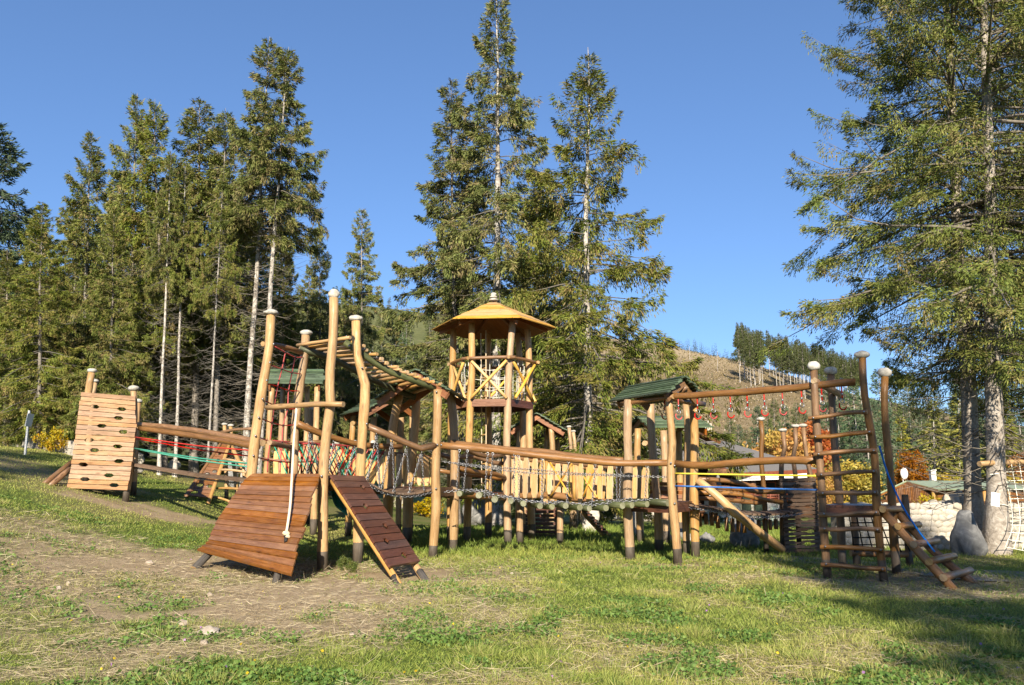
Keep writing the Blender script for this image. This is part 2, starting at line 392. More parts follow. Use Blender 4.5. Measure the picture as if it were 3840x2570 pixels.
def beam(name, parent, a, b, w, h, mat, up=(0, 0, 1)):
    a, b = Vector(a), Vector(b); d = b - a; s = d.cross(Vector(up)).normalized(); u = s.cross(d).normalized()
    V, Fs = box_geo((a + b) / 2, d / 2, s * w / 2, u * h / 2)
    L = d.length; UV = []
    for f in Fs:
        for i in f:
            p = V[i] - a; UV.append((p.dot(s) + p.dot(u), p.dot(d.normalized())))
    return obj(name, V, Fs, mat, parent, UV)
def chain(name, parent, pts, link=.05, wire=.0065, sag=0.0):
    pts = [Vector(p) for p in pts]
    if sag and len(pts) == 2: m = (pts[0] + pts[1]) / 2; m.z -= sag; pts = [pts[0], m, pts[1]]
    L = sum((pts[i + 1] - pts[i]).length for i in range(len(pts) - 1)); n = max(2, int(L / (link * .78)))
    c = cr(pts, n); V, Fs = [], []
    for i in range(n):
        a, b = c[i], c[i + 1]; d = (b - a).normalized(); ref = Vector((0, 0, 1)) if abs(d.z) < .8 else Vector((1, 0, 0))
        s = d.cross(ref).normalized(); u = s.cross(d)
        if i % 2: s, u = u, s
        mid = (a + b) / 2; o = len(V); K = 8
        for k in range(K):
            an = 2 * math.pi * k / K; p = mid + d * (math.cos(an) * link * .56) + s * (math.sin(an) * link * .3)
            rd = (p - mid).normalized()
            for q in range(3):
                aq = 2 * math.pi * q / 3; V.append(p + rd * (math.cos(aq) * wire) + u * (math.sin(aq) * wire))
        for k in range(K):
            k2 = (k + 1) % K
            for q in range(3):
                q2 = (q + 1) % 3; Fs.append((o + k * 3 + q, o + k2 * 3 + q, o + k2 * 3 + q2, o + k * 3 + q2))
    return obj(name, V, Fs, 'steel', parent, smooth=True)
def ring_geo(c, r, wire, axis, K=12, q=5, a0=0, a1=2 * math.pi):
    axis = Vector(axis).normalized(); ref = Vector((0, 0, 1)) if abs(axis.z) < .9 else Vector((1, 0, 0))
    s = axis.cross(ref).normalized(); u = s.cross(axis).normalized(); V, Fs = [], []
    full = abs(a1 - a0 - 2 * math.pi) < 1e-4; n = K if full else K + 1
    for k in range(n):
        an = a0 + (a1 - a0) * k / K; rd = s * math.cos(an) + u * math.sin(an); p = Vector(c) + rd * r
        for j in range(q):
            t = 2 * math.pi * j / q; V.append(p + rd * (math.cos(t) * wire) + axis * (math.sin(t) * wire))
    for k in range(K):
        k2 = (k + 1) % n
        for j in range(q): Fs.append((k * q + j, k2 * q + j, k2 * q + (j + 1) % q, k * q + (j + 1) % q))
    return V, Fs
def foot(p): return (p.x, p.y, gz(p.x, p.y))
# ================================================================ the ground
SOIL = []
def soil_at(px, py, rx, ry, k=1.0): g = G(px, py); SOIL.append((g.x, g.y, rx, ry, k))
SOIL.append((-2.9, 10.1, 2.3, 2.3, 1.0)); SOIL.append((-1.3, 12.7, 1.4, 1.3, .95)); SOIL.append((-3.2, 13.4, 1.9, 1.3, .75))
soil_at(560, 2120, 1.9, 1.5, .95); soil_at(330, 2130, 1.3, 1.0, .85); soil_at(450, 2230, 1.4, .9, .75); soil_at(1000, 2300, 1.6, .7, .75); soil_at(1450, 2250, 1.0, .8, .8); soil_at(40, 2040, 1.2, .8, .8); soil_at(760, 2440, .8, .35, .7); soil_at(350, 2450, .7, .3, .7); soil_at(300, 2030, 1.6, 1.1, .8); soil_at(850, 2110, 1.5, 1.1, .9); soil_at(480, 1905, 2.0, .7, .95); soil_at(640, 1925, 1.3, .4, .9)
soil_at(2450, 2125, .9, .3, .9); soil_at(1900, 2045, .8, .25, .8); soil_at(3350, 2180, 1.6, .9, .8); soil_at(3600, 2230, 1.5, .6, .7)
soil_at(150, 2400, .9, .35, .55); soil_at(620, 2470, 1.1, .3, .6); soil_at(700, 2350, .9, .3, .5); soil_at(250, 2530, .9, .25, .6); soil_at(1550, 2560, .35, .12, .6); soil_at(100, 1760, 3, 1.5, .6)
def soil(x, y):
    n = noise.noise((x * .9, y * .9, 4.4)) * .6 + noise.noise((x * 2.7, y * 2.7, 1.4)) * .55 + noise.noise((x * 8, y * 8, 6.4)) * .4
    s = 0
    for cx, cy, rx, ry, k in SOIL:
        d = ((x - cx) / rx) ** 2 + ((y - cy) / ry) ** 2
        if d < 4: s = max(s, k * sm((1.43 - math.sqrt(d) + n * .95) / 1.0))
    return s
def dry(x, y):                      # straw between the green
    return sm(.5 + 1.1 * noise.noise((x * .55, y * .55, 7.7)) + .7 * noise.noise((x * 1.9, y * 1.9, 2.2)) + (.22 if x < -1 and y < 11 else 0))
def steps(segs):
    out = [segs[0][0]]
    for a, b, s in segs:
        n = max(1, round((b - a) / s)); out += [a + (b - a) * (i + 1) / n for i in range(n)]
    return out
YS = steps([(-60, -8, 4), (-8, 4, 1.0), (4, 15, .11), (15, 25, .2), (25, 62, 1.2), (62, 240, 5), (240, 700, 14), (700, 1600, 90)])
XS = steps([(-1200, -420, 60), (-420, -60, 9), (-60, -18, 2), (-18, -9, .3), (-9, 9, .11), (9, 18, .3), (18, 60, 2), (60, 420, 9), (420, 1200, 60)])
V = [(x, y, gz(x, y)) for y in YS for x in XS]; nx = len(XS)
Fs = [(j * nx + i, j * nx + i + 1, (j + 1) * nx + i + 1, (j + 1) * nx + i) for j in range(len(YS) - 1) for i in range(nx - 1)]
cols = np.array([(soil(x, y) if 4 < y < 26 and abs(x) < 18 else 0, sm((y - 58) / 25), dry(x, y) if y < 60 else 0) for x, y, z in V])
m, t, b = newmat('ground', .95, .1)
at = t.nodes.new('ShaderNodeAttribute'); at.attribute_name = 'Col'; sp = t.nodes.new('ShaderNodeSeparateColor'); t.links.new(at.outputs['Color'], sp.inputs[0])
tc = t.nodes.new('ShaderNodeTexCoord')
def nz(s, d=6, r=.6):
    n = N(t, 'ShaderNodeTexNoise', Scale=s, Detail=d, Roughness=r); t.links.new(tc.outputs['Object'], n.inputs['Vector']); return n.outputs[0]
n1, n2, n3, n4 = nz(3.0), nz(22, 8, .7), nz(.08, 8, .65), nz(90, 3, .7)
soilc = mixc(t, .5, ramp(t, n1, [(.3, (.22, .155, .088)), (.5, (.34, .25, .15)), (.7, (.45, .35, .23))]), ramp(t, n2, [(.3, (.16, .11, .062)), (.52, (.32, .24, .15)), (.74, (.52, .42, .29))]))
pebble = ramp(t, n4, [(.66, (0, 0, 0)), (.72, (1, 1, 1))]); soilc = mixc(t, math_(t, 'MULTIPLY', pebble, .4), soilc, (.45, .41, .34))
grassc = mixc(t, n1, ramp(t, n2, [(.3, (.035, .055, .012)), (.5, (.085, .125, .024)), (.75, (.16, .20, .05))]), ramp(t, n2, [(.3, (.045, .065, .014)), (.6, (.13, .16, .035)), (.8, (.22, .22, .07))]))
strawc = ramp(t, n2, [(.3, (.13, .10, .045)), (.55, (.25, .2, .1)), (.8, (.4, .33, .19))])
near = mixc(t, math_(t, 'MULTIPLY', sp.outputs[2], .55), grassc, strawc)
near = mixc(t, sp.outputs[0], near, soilc)
n6 = nz(.02, 8, .7)
hc = mixc(t, n3, ramp(t, nz(.35, 8, .75), [(.3, (.10, .072, .04)), (.5, (.19, .14, .078)), (.7, (.31, .245, .15))]), ramp(t, nz(1.2, 6, .75), [(.35, (.10, .078, .04)), (.55, (.21, .155, .085)), (.75, (.38, .305, .2))]))
hc = mixc(t, ramp(t, n6, [(.5, (0, 0, 0)), (.72, (.7, .7, .7))]), hc, ramp(t, nz(.6, 8, .75), [(.3, (.075, .07, .03)), (.55, (.15, .13, .055)), (.75, (.26, .21, .11))]))
geo = t.nodes.new('ShaderNodeNewGeometry'); sx = t.nodes.new('ShaderNodeSeparateXYZ'); t.links.new(geo.outputs['Position'], sx.inputs[0])
top = N(t, 'ShaderNodeMapRange'); t.links.new(math_(t, 'ADD', sx.outputs[2], math_(t, 'MULTIPLY', n3, 30)), top.inputs[0]); top.inputs[1].default_value = 52; top.inputs[2].default_value = 78
hc = mixc(t, math_(t, 'MULTIPLY', top.outputs[0], .85), hc, ramp(t, nz(.5, 8, .78), [(.3, (.23, .17, .095)), (.5, (.37, .285, .17)), (.7, (.5, .41, .27))]))
wd = N(t, 'ShaderNodeMapRange'); t.links.new(math_(t, 'DIVIDE', sx.outputs[0], sx.outputs[1]), wd.inputs[0]); wd.inputs[1].default_value = .10; wd.inputs[2].default_value = .02
hc = mixc(t, math_(t, 'MULTIPLY', wd.outputs[0], .9), hc, ramp(t, nz(.3, 8, .75), [(.3, (.045, .06, .022)), (.55, (.10, .115, .04)), (.78, (.19, .18, .07))]))
col = mixc(t, sp.outputs[1], near, hc)
t.links.new(col, b.inputs['Base Color']); bump(t, b, n2, .6, .03)
ground = obj('ground', V, Fs, 'ground', None, smooth=True, cols=cols); tagit(ground, kind='structure')
def strip(name, pts_l, pts_r, mat, h=.012, n=40):
    L, Rr = cr(pts_l, n), cr(pts_r, n); V = []
    for a, b in zip(L, Rr):
        for k in range(7):
            p = a.lerp(b, k / 6); V.append((p.x, p.y, gz(p.x, p.y) + h))
    Fs = [(i * 7 + k, i * 7 + k + 1, (i + 1) * 7 + k + 1, (i + 1) * 7 + k) for i in range(n) for k in range(6)]
    return tagit(obj(name, V, Fs, mat, None, smooth=True), kind='structure')
strip('gravel_path', [G(2900, 2086), G(3150, 2100), G(3450, 2125), G(3840, 2150), Vector((14, 11.0, 0))], [G(2900, 2106), G(3150, 2125), G(3450, 2160), G(3840, 2190), Vector((14, 10.2, 0))], 'gravel', .02)
strip('paved_path', [G(3420, 2042), G(3650, 2030), G(3900, 2012), Vector((22, 19.5, 0))], [G(3420, 2052), G(3650, 2040), G(3900, 2028), Vector((22, 18.8, 0))], 'gravel', .02)
# ================================================================ the playground
def gable(T, Fp, Fr, Fl, d, n, mat='green_board', th=.03, fascia='rust_board', fov=.12, lap=.035, fas=(True, False)):
    """gabled board roof: front peak, right and left front eaves, vector along the ridge"""
    Fp, Fr, Fl, d = Vector(Fp), Vector(Fr), Vector(Fl), Vector(d); du = d.normalized()
    rp = log('ridge_pole', T, [Fp + du * .05 - Vector((0, 0, .09)), Fp + d - du * .05 - Vector((0, 0, .09))], .04, 'rail_wood')
    for nm, E in (('a', Fr), ('b', Fl)):
        a = Fp - du * fov; b = Fp + d + du * fov; ea = E - du * fov; eb = E + d + du * fov
        # a rafter pair carries each slope; the boards hang on it
        sl = (E - Fp).normalized(); nn = sl.cross(du).normalized(); nn = nn if nn.z > 0 else -nn
        r = beam('roof_slope', T, Fp + du * .02 - nn * .1, E + du * .02 - nn * .1, .05, .14, fascia, up=nn)
        beam('rafter', r, Fp + d - du * .02 - nn * .1, E + d - du * .02 - nn * .1, .05, .14, fascia, up=nn)
        planks(r, [a, ea], [b, eb], n, th, mat, gap=0.0, lap=lap, name='roof_board', up=(0, 0, 1), rag=.05, jit=.004)
def deck(T, name, a, b, c, d, n, mat='dark_plank', th=.035, edge='dark_plank', eh=.14):
    """platform a-b (front), d-c (back); boards run from front to back"""
    a, b, c, d = map(Vector, (a, b, c, d)); z = Vector((0, 0, eh / 2 + th / 2 + .002))
    f = beam(name, T, a - z, b - z, .05, eh, edge)
    for p, q in ((b, c), (c, d), (d, a)):
        u = (q - p).normalized() * .03; beam('edge_beam', f, p - z + u, q - z - u, .05, eh, edge)
    planks(f, [a, b], [d, c], n, th, mat, name='floor_board', up=(0, 0, 1), ext=.03)
    return f
def mid(*p): return sum((Vector(x) for x in p), Vector((0, 0, 0))) / len(p)
# ---------------------------------------------------------------- front tower with stone-capped posts
fw = G(1210, 2130)
FT = thing('climbing_tower', 'honey coloured log tower with four tall stone capped posts and brown ramps', 'climbing tower', foot(fw))
_, p1 = post(FT, [(1015, 1182), (1010, 1290), (985, 1450), (957, 1650), (944, 1790)], 14.0, .088, (.145, .055))
_, p2 = post(FT, [(1252, 1118), (1250, 1250), (1236, 1420), (1241, 1500), (1216, 1700), (1212, 1850), (1211, 2130)], 13.0, .083, (.10, .085))
_, p3 = post(FT, [(1335, 1205), (1341, 1340), (1364, 1420), (1370, 1480), (1352, 1750), (1346, 1900), (1341, 2104)], 14.2, .09, (.125, .062))
_, p4 = post(FT, [(1147, 1258), (1140, 1340), (1124, 1450), (1106, 1620), (1100, 1800)], 15.3, .086, (.125, .06))
z0 = P(1200, 1782, 13.05).z
ca, cb, cc, cd_ = P(950, 1778, 13.98), P(1203, 1780, 13.03), P(1362, 1788, 14.25), P(1105, 1790, 15.3)
for q in (ca, cb, cc, cd_): q.z = z0 - .02
deck(FT, 'platform', ca, cb, cc, cd_, 12)
Lr = [P(950, 1779, 13.9), P(913, 1812, 13.75), P(883, 1855, 13.6), P(854, 1898, 13.45), P(817, 1957, 13.3), P(785, 2026, 13.1), P(738, 2064, 12.85)]
Rr_ = [P(1197, 1780, 12.93), P(1194, 1812, 12.7), P(1176, 1859, 12.45), P(1158, 1923, 12.2), P(1142, 1979, 11.95), P(1130, 2020, 11.75), P(1110, 2080, 11.55), P(1090, 2158, 11.32)]
def sup(a, k, dz=-.07): return [lerp(p, q, k) + Vector((0, .05, dz)) for p, q in zip(cr(a[0], 6), cr(a[1], 6))]
s1 = sup((Lr, Rr_), .1); s2 = sup((Lr, Rr_), .86)
def toground(s, ex=.25):
    d = (s[-1] - s[-2]).normalized(); q = s[-1] + d * ex; q.z = min(q.z, gz(q.x, q.y) - .02); return s + [q]
rf = log('ramp', FT, toground(s1, .3), .06, 'tar_wood'); log('ramp_bearer', rf, toground(s2, .1), .05, 'tar_wood')
planks(rf, Lr, Rr_, 17, .035, 'ramp_plank', gap=.003, lap=.006, lift=.014, jit=.006, up=(0, -1, .5), rag=.035)
Ln = [P(1238, 1783, 13.05), P(1461, 2128, 11.62)]; Rn = [P(1362, 1788, 14.05), P(1574, 2108, 12.35)]
s1 = sup((Ln, Rn), .05, -.09); s2 = sup((Ln, Rn), .9, -.09)
rn = log('narrow_ramp', FT, toground(s1, .5), .05, 'pale_log'); log('ramp_bearer', rn, toground(s2, .55), .05, 'pale_log')
for s in (s1, s2):
    q = toground(s, .5)[-1]; d = (s[-1] - s[-2]).normalized()
    log('ramp_foot', rn, [q - d * .02, q - d * .42], .058, 'tar_wood')
planks(rn, Ln, Rn, 13, .04, 'dark_plank', gap=.014, holes=[(2, .72), (5, .42), (8, .62), (10, .36), (12, .62)], jit=.004, up=(0, -1, .6), hw=.075, hh=.38)
cbar = log('cross_bar', FT, [P(1000, 1529, 13.88), P(1100, 1522, 13.42), P(1200, 1516, 12.95), P(1288, 1517, 12.72)], .046, 'pale_log')
log('cross_bar', FT, [P(985, 1290, 14.1), P(1060, 1300, 14.6), P(1130, 1322, 15.2)], .05, 'rail_wood')
log('cross_bar', FT, [P(1010, 1660, 14.05), P(1060, 1672, 14.7), P(1110, 1680, 15.4)], .05, 'rail_wood')
for px, py, D in ((1026, 1291, 13.9), (1012, 1360, 13.9), (1000, 1427, 13.9), (985, 1497, 13.9), (970, 1566, 13.9), (958, 1635, 13.9), (950, 1709, 13.9), (947, 1783, 13.9), (1234, 1513, 12.9), (1206, 1786, 12.9), (1309, 1298, 14.1), (1375, 1590, 14.1), (1358, 1380, 14.1)): bolt(FT, P(px, py, D - .01))
# red climbing net between the two left posts
NT = thing('rope_net', 'red rope climbing net hung between two stone capped posts', 'rope net', foot(mid(p1[0], p4[0])))
v1 = [P(x, y, 14.42) for x, y in ((1070, 1322), (1057, 1385), (1041, 1450), (1029, 1520), (1020, 1586), (1013, 1655), (1005, 1725), (1003, 1772))]
v2 = [P(x, y, 14.86) for x, y in ((1106, 1340), (1095, 1398), (1082, 1465), (1078, 1535), (1062, 1596), (1057, 1660), (1052, 1732), (1050, 1772))]
rope('rope', NT, v1, .012, 'red_rope', 30); rope('rope', NT, v2, .012, 'red_rope', 30)
for k, (ya, yb) in enumerate(((1298, 1340), (1370, 1403), (1440, 1467), (1505, 1532), (1573, 1594), (1642, 1663), (1716, 1735))):
    xa = 1027 - k * 10.5; xb = 1136 - k * 7.5
    rope('rope', NT, [P(xa, ya, 14.05), v1[k] - Vector((0, 0, 0.0)), v2[k], P(xb, yb, 15.2)], .011, 'red_rope', 12)
    for q in (v1[k], v2[k]): stone('knot_clamp', NT, q, .024, .024, .024, 'rubber', 0, 8, 6)
# knotted rope over the big ramp
KR = thing('climbing_rope', 'pale knotted climbing rope lying down the wide brown ramp', 'rope', foot(P(1072, 2030, 12.0)))
rp_ = [P(1113, 1528, 13.36), P(1103, 1640, 13.2), P(1096, 1765, 12.95), P(1092, 1840, 12.56), P(1088, 1900, 12.32), P(1080, 1960, 12.08), P(1073, 2005, 11.92)]
rope('rope', KR, rp_, .021, 'hemp_rope', 24, 8)
stone('knot', KR, P(1072, 2000, 11.9), .055, .04, .04, 'hemp_rope', .25); stone('knot', KR, P(1080, 2012, 11.88), .035, .035, .03, 'hemp_rope', .25)
rope('rubber_end', KR, [P(1073, 2006, 11.9), P(1072, 2034, 11.82)], .026, 'rubber', 3, 8)
V, Fs = ring_geo(P(1113, 1522, 13.38), .062, .009, (1, .2, 0)); obj('shackle', V, Fs, 'steel', KR, smooth=True)
rope('ferrule', KR, [P(1110, 1552, 13.34), P(1108, 1572, 13.31)], .027, 'steel', 2, 8)
# ---------------------------------------------------------------- overhead log ladder
g1 = [P(1122, 1308, 15.2), P(1250, 1348, 15.55), P(1390, 1422, 16.1), P(1556, 1492, 16.8)]
g2 = [P(1292, 1283, 14.42), P(1350, 1322, 14.5), P(1450, 1388, 14.7), P(1560, 1430, 14.95), P(1645, 1465, 15.25)]
OL = thing('log_ladder', 'overhead ladder of pale rungs laid on two long green logs', 'log ladder', foot(mid(g1[1], g2[2])))
log('side_log', OL, g1, (.062, .058), 'green_log'); log('side_log', OL, g2, (.066, .06), 'green_log')
c1, c2 = cr(g1, 60), cr(g2, 60)
for k in range(15):
    t_ = min(59, int(1 + k * 58 / 14)); a, b = c1[t_], c2[t_]; d = (b - a).normalized(); z = Vector((0, 0, .095))
    log('rung', OL, [a - d * rnd.uniform(.08, .25) + z, b + d * rnd.uniform(.08, .3) + z], rnd.uniform(.03, .037), 'pale_log', 8)
    bolt(OL, b + z + Vector((0, 0, .035)), r=.014)
# ---------------------------------------------------------------- gate hut with the gable over the log ladder
HA = thing('roofed_hut', 'log hut with rust red gable boards at the end of the log ladder', 'play hut', foot(G(1622, 2085)))
_, a1 = post(HA, [(1643, 1462), (1641, 1600), (1633, 1750), (1636, 1900), (1622, 2086)], 15.06, .086)
_, a2 = post(HA, [(1690, 1472), (1701, 1600), (1705, 1800), (1697, 2062)], 16.5, .096)
_, a3 = post(HA, [(1500, 1475), (1480, 1560), (1463, 1680), (1456, 1800)], 16.9, .095)
_, a4 = post(HA, [(1562, 1480), (1556, 1600), (1546, 1700), (1530, 1850), (1527, 2035)], 18.5, .105)
Fp, Fr, Fl = P(1562, 1388, 15.85), P(1688, 1468, 14.85), P(1412, 1500, 17.0)
dA = mid(a2[-1], a4[-1]) - mid(a1[-1], a3[-1]); dA.z = 0; dA *= 1.2
gable(HA, Fp, Fr, Fl, dA, 9)
zA = P(1625, 1833, 15.06).z
def zat(p, z): return Vector((p[0], p[1], z))
deck(HA, 'platform', zat(a3[1], zA), zat(a1[1], zA), zat(a2[1], zA), zat(a4[1], zA), 11)
for px, py in ((1640, 1668), (1655, 1669), (1635, 1833), (1637, 1470)): bolt(HA, P(px, py, 14.95))
# ---------------------------------------------------------------- hanging plank walkway between tower and hut
SW = thing('suspension_walkway', 'sagging dark plank walkway hung on chains between tower and gabled hut', 'rope bridge', foot(P(1500, 1850, 15)))
r1 = [P(1113, 1588, 15.15), P(1215, 1632, 15.6), P(1330, 1664, 16.1), P(1400, 1673, 16.4), P(1505, 1676, 16.85)]
r2 = [P(1380, 1600, 14.25), P(1470, 1638, 14.5), P(1560, 1678, 14.75), P(1600, 1683, 14.9), P(1632, 1672, 15.02)]
log('hand_rail', SW, r1, .062); log('hand_rail', SW, r2, .062)
nr = [P(1372, 1800, 14.3), P(1430, 1836, 14.45), P(1500, 1852, 14.7), P(1565, 1850, 14.85), P(1622, 1836, 15.0)]
e0 = (p4[1] - p3[1]) * .92; e1 = (a3[1] - a1[1]) * .92; e0.z = e1.z = 0
fr = [p + lerp(e0, e1, i / 4) for i, p in enumerate(nr)]
w_ = chain('deck_chain', SW, [p - Vector((0, 0, .05)) for p in nr], .06, .008)
chain('deck_chain', SW, [p - Vector((0, 0, .05)) for p in fr], .06, .008)
planks(w_, nr, fr, 20, .035, 'grey_plank', gap=.012, up=(0, 0, 1), jit=.004, rag=.02)
c1, cn = cr(r2, 40), cr(nr, 40); c1b, cf = cr(r1, 40), cr(fr, 40)
for t_, u1, u2 in ((5, 1, 9), (14, 10, 18), (22, 17, 27), (31, 26, 35)):
    for top_, lowc in ((c1[t_], cn), (c1b[t_], cf)):
        for u in (u1, u2): chain('chain', SW, [top_ - Vector((0, 0, .06)), lowc[u]], .055, .007)
        V, Fs = ring_geo(top_ - Vector((0, 0, .07)), .03, .007, (1, 0, 0)); obj('eye_bolt', V, Fs, 'steel', SW, smooth=True)
# ---------------------------------------------------------------- six-sided look-out tower
hc_ = P(1848, 1800, 19.8); hx, hy = hc_.x, hc_.y
HT = thing('lookout_tower', 'six sided log lookout tower with orange board roof and yellow cross bracing', 'lookout tower', (hx, hy, gz(hx, hy)))
ANG = [R(a) for a in (-5, 55, 115, 175, 235, 295)]
def hexp(i, r, z): a = ANG[i % 6]; return Vector((hx + r * math.cos(a), hy + r * math.sin(a), z))
HPX = [[(1978, 1235), (1985, 1380), (1985, 1520), (1986, 1700), (1996, 2022)], [(1942, 1250), (1955, 1480), (1962, 1600), (1965, 1990)], [(1832, 1250), (1828, 1480), (1832, 1600), (1832, 2000)],
       [(1701, 1235), (1698, 1380), (1692, 1500), (1690, 1700), (1690, 2008)], [(1769, 1212), (1770, 1380), (1763, 1520), (1757, 1700), (1752, 2018)], [(1923, 1205), (1912, 1330), (1905, 1500), (1900, 1750), (1905, 2030)]]
for i in range(6): post(HT, HPX[i], hy + .95 * math.sin(ANG[i]), .088)
zF = P(1905, 1500, 18.95).z; zR = P(1915, 1345, 18.95).z; ze = P(1961, 1190, hy - 1.5 * math.sin(R(65))).z; zp = P(1850, 1130, hy).z
fl = beam('platform', HT, hexp(5, 1.0, zF - .07), hexp(0, 1.0, zF - .07), .05, .18, 'dark_plank')
for i in range(5): beam('edge_beam', fl, hexp(i, 1.0, zF - .07), hexp(i + 1, 1.0, zF - .07), .05, .178, 'rust_board' if i in (3, 4) else 'dark_plank')
planks(fl, [hexp(3, .93, zF), hexp(4, .93, zF)], [hexp(3, .93, zF), hexp(2, .93, zF)], 4, .035, 'dark_plank', name='floor_board', up=(0, 0, 1))
planks(fl, [hexp(4, .93, zF), hexp(5, .93, zF)], [hexp(2, .93, zF), hexp(1, .93, zF)], 7, .035, 'dark_plank', name='floor_board', up=(0, 0, 1))
planks(fl, [hexp(5, .93, zF), hexp(0, .93, zF)], [hexp(1, .93, zF), hexp(0, .93, zF)], 4, .035, 'dark_plank', name='floor_board', up=(0, 0, 1))
for i in range(6):
    a, b = hexp(i, 1.1, zR), hexp(i + 1, 1.1, zR); d = (b - a).normalized(); z = Vector((0, 0, rnd.uniform(-.03, .03)))
    log('hand_rail', HT, [a - d * .12 + z, mid(a, b) + Vector((0, 0, rnd.uniform(-.03, .03))), b + d * .1 - z], .042)
    a1_, b1_ = hexp(i, 1.07, zR - .07), hexp(i + 1, 1.07, zR - .07); a0, b0 = hexp(i, 1.07, zF + .03), hexp(i + 1, 1.07, zF + .03); k = (b0 - a0).normalized() * .1
    log('cross_brace', HT, [a1_ + k, mid(a1_, b0) + Vector((0, 0, rnd.uniform(-.05, .05))), b0 - k], .037, 'yellow_log', 8)
    out = (hexp(i, 1, 0) + hexp(i + 1, 1, 0) - 2 * Vector((hx, hy, 0))).normalized() * .06
    log('cross_brace', HT, [b1_ - k + out, mid(b1_, a0) + Vector((0, 0, rnd.uniform(-.05, .05))) + out, a0 + k + out], .037, 'yellow_log', 8)
    for q in (a + Vector((0, -.05, 0)), a0 + k + Vector((0, -.06, .05))): bolt(HT, q, r=.016)
    for s in range(1, 4): rope('safety_rope', HT, [hexp(i, .9, zF + .02 + (zR - zF) * s / 4), mid(hexp(i, .9, 0), hexp(i + 1, .9, 0)) + Vector((0, 0, zF - .03 + (zR - zF) * s / 4)), hexp(i + 1, .9, zF + .02 + (zR - zF) * s / 4)], .008, 'white_rope', 4, 4)
    for s in (.25, .5, .75): q = lerp(hexp(i, .89, 0), hexp(i + 1, .89, 0), s); rope('safety_rope', HT, [q + Vector((0, 0, zF)), q + Vector((0, 0, zR - .05))], .008, 'white_rope', 3, 4)
pk = Vector((hx, hy, zp - .05))
roofh = [hexp(i, 1.57, ze - .07) for i in range(6)]
V = [pk - Vector((0, 0, .01))] + [q + Vector((0, 0, .025)) for q in roofh]; rfo = obj('roof', V, [(0, 1 + i, 1 + (i + 1) % 6) for i in range(6)], 'rust_board', HT, uvs=[(0, 0), (0, 1.5), (1.5, 1.5)] * 6)
for i in range(6):
    c0, c1_ = hexp(i, 1.63, ze - .02), hexp(i + 1, 1.63, ze - .02); p_ = Vector((hx, hy, zp))
    planks(rfo, [lerp(p_, c0, .09), c0], [lerp(p_, c1_, .09), c1_], 9, .024, 'orange_board', gap=.016, name='roof_board', up=(0, 0, 1), rag=.02, jit=.009)
    beam('rafter', rfo, pk - Vector((0, 0, .12)), hexp(i, 1.4, ze - .1), .06, .1, 'rust_board')
for dz, rr_, h_ in ((.03, .13, .045), (.105, .11, .038), (.175, .075, .055)): stone('cap_stone', HT, (hx + .01 * h_, hy, zp + dz), rr_, rr_, h_, 'pale_stone')
RL = thing('rope_ladder', 'pale rope ladder hanging down inside the lookout tower', 'rope ladder', (hx - .3, hy, gz(hx - .3, hy)))
ra = [P(1803, 1250, 19.9), P(1806, 1560, 19.9), P(1806, 1850, 19.9)]; rb = [P(1822, 1240, 19.7), P(1823, 1560, 19.7), P(1822, 1850, 19.7)]
rope('rope', RL, ra, .013, 'hemp_rope', 10); rope('rope', RL, rb, .013, 'hemp_rope', 10)
for s in range(4, 17): a, b = lerp(ra[0], ra[2], s / 17), lerp(rb[0], rb[2], s / 17); log('rung', RL, [a, b], .018, 'pale_log', 6)
# ---------------------------------------------------------------- right hut
HB = thing('roofed_hut', 'log hut with mossy green board roof beside the hanging hooks', 'play hut', foot(G(2540, 2105)))
_, b2 = post(HB, [(2356, 1500), (2352, 1620), (2358, 1760), (2352, 1860), (2364, 2090)], 14.8, .086)
_, b1 = post(HB, [(2506, 1470), (2516, 1580), (2522, 1660), (2516, 1780), (2524, 1900), (2534, 2000), (2543, 2106)], 14.1, .076)
_, b3 = post(HB, [(2600, 1515), (2605, 1640), (2602, 1800), (2604, 1950), (2608, 2082)], 15.3, .082)
_, b4 = post(HB, [(2440, 1500), (2442, 1620), (2452, 1750), (2466, 1900), (2474, 2058)], 16.6, .09)
post(HB, [(2572, 1515), (2580, 1620), (2578, 1740), (2572, 1890)], 15.9, .07)
rB0, rB1 = P(2372, 1447, 15.6), P(2556, 1421, 14.25); eF0, eF1 = P(2308, 1504, 15.2), P(2508, 1481, 13.85)
dB = rB1 - rB0; dB.z = 0
Eb = rB0 + (rB0 - eF0) * 1.0; Eb.z = eF0.z + .02
gable(HB, rB0, eF0, Eb, dB, 7, fascia='rail_wood')
log('roof_beam', HB, [P(2330, 1515, 15.0), P(2525, 1488, 13.9)], .045); log('roof_beam', HB, [P(2510, 1488, 14.0), P(2560, 1505, 14.7), P(2640, 1517, 15.5)], .05)
log('roof_beam', HB, [P(2575, 1450, 14.3), P(2540, 1480, 14.4)], .045)
zB = P(2520, 1890, 14.1).z
deck(HB, 'platform', zat(b2[1], zB), zat(b1[2], zB), zat(b3[1], zB), zat(b4[1], zB), 9)
for px, py in ((2516, 1737), (2530, 1747), (2530, 1889), (2512, 1478)): bolt(HB, P(px, py, 14.0))
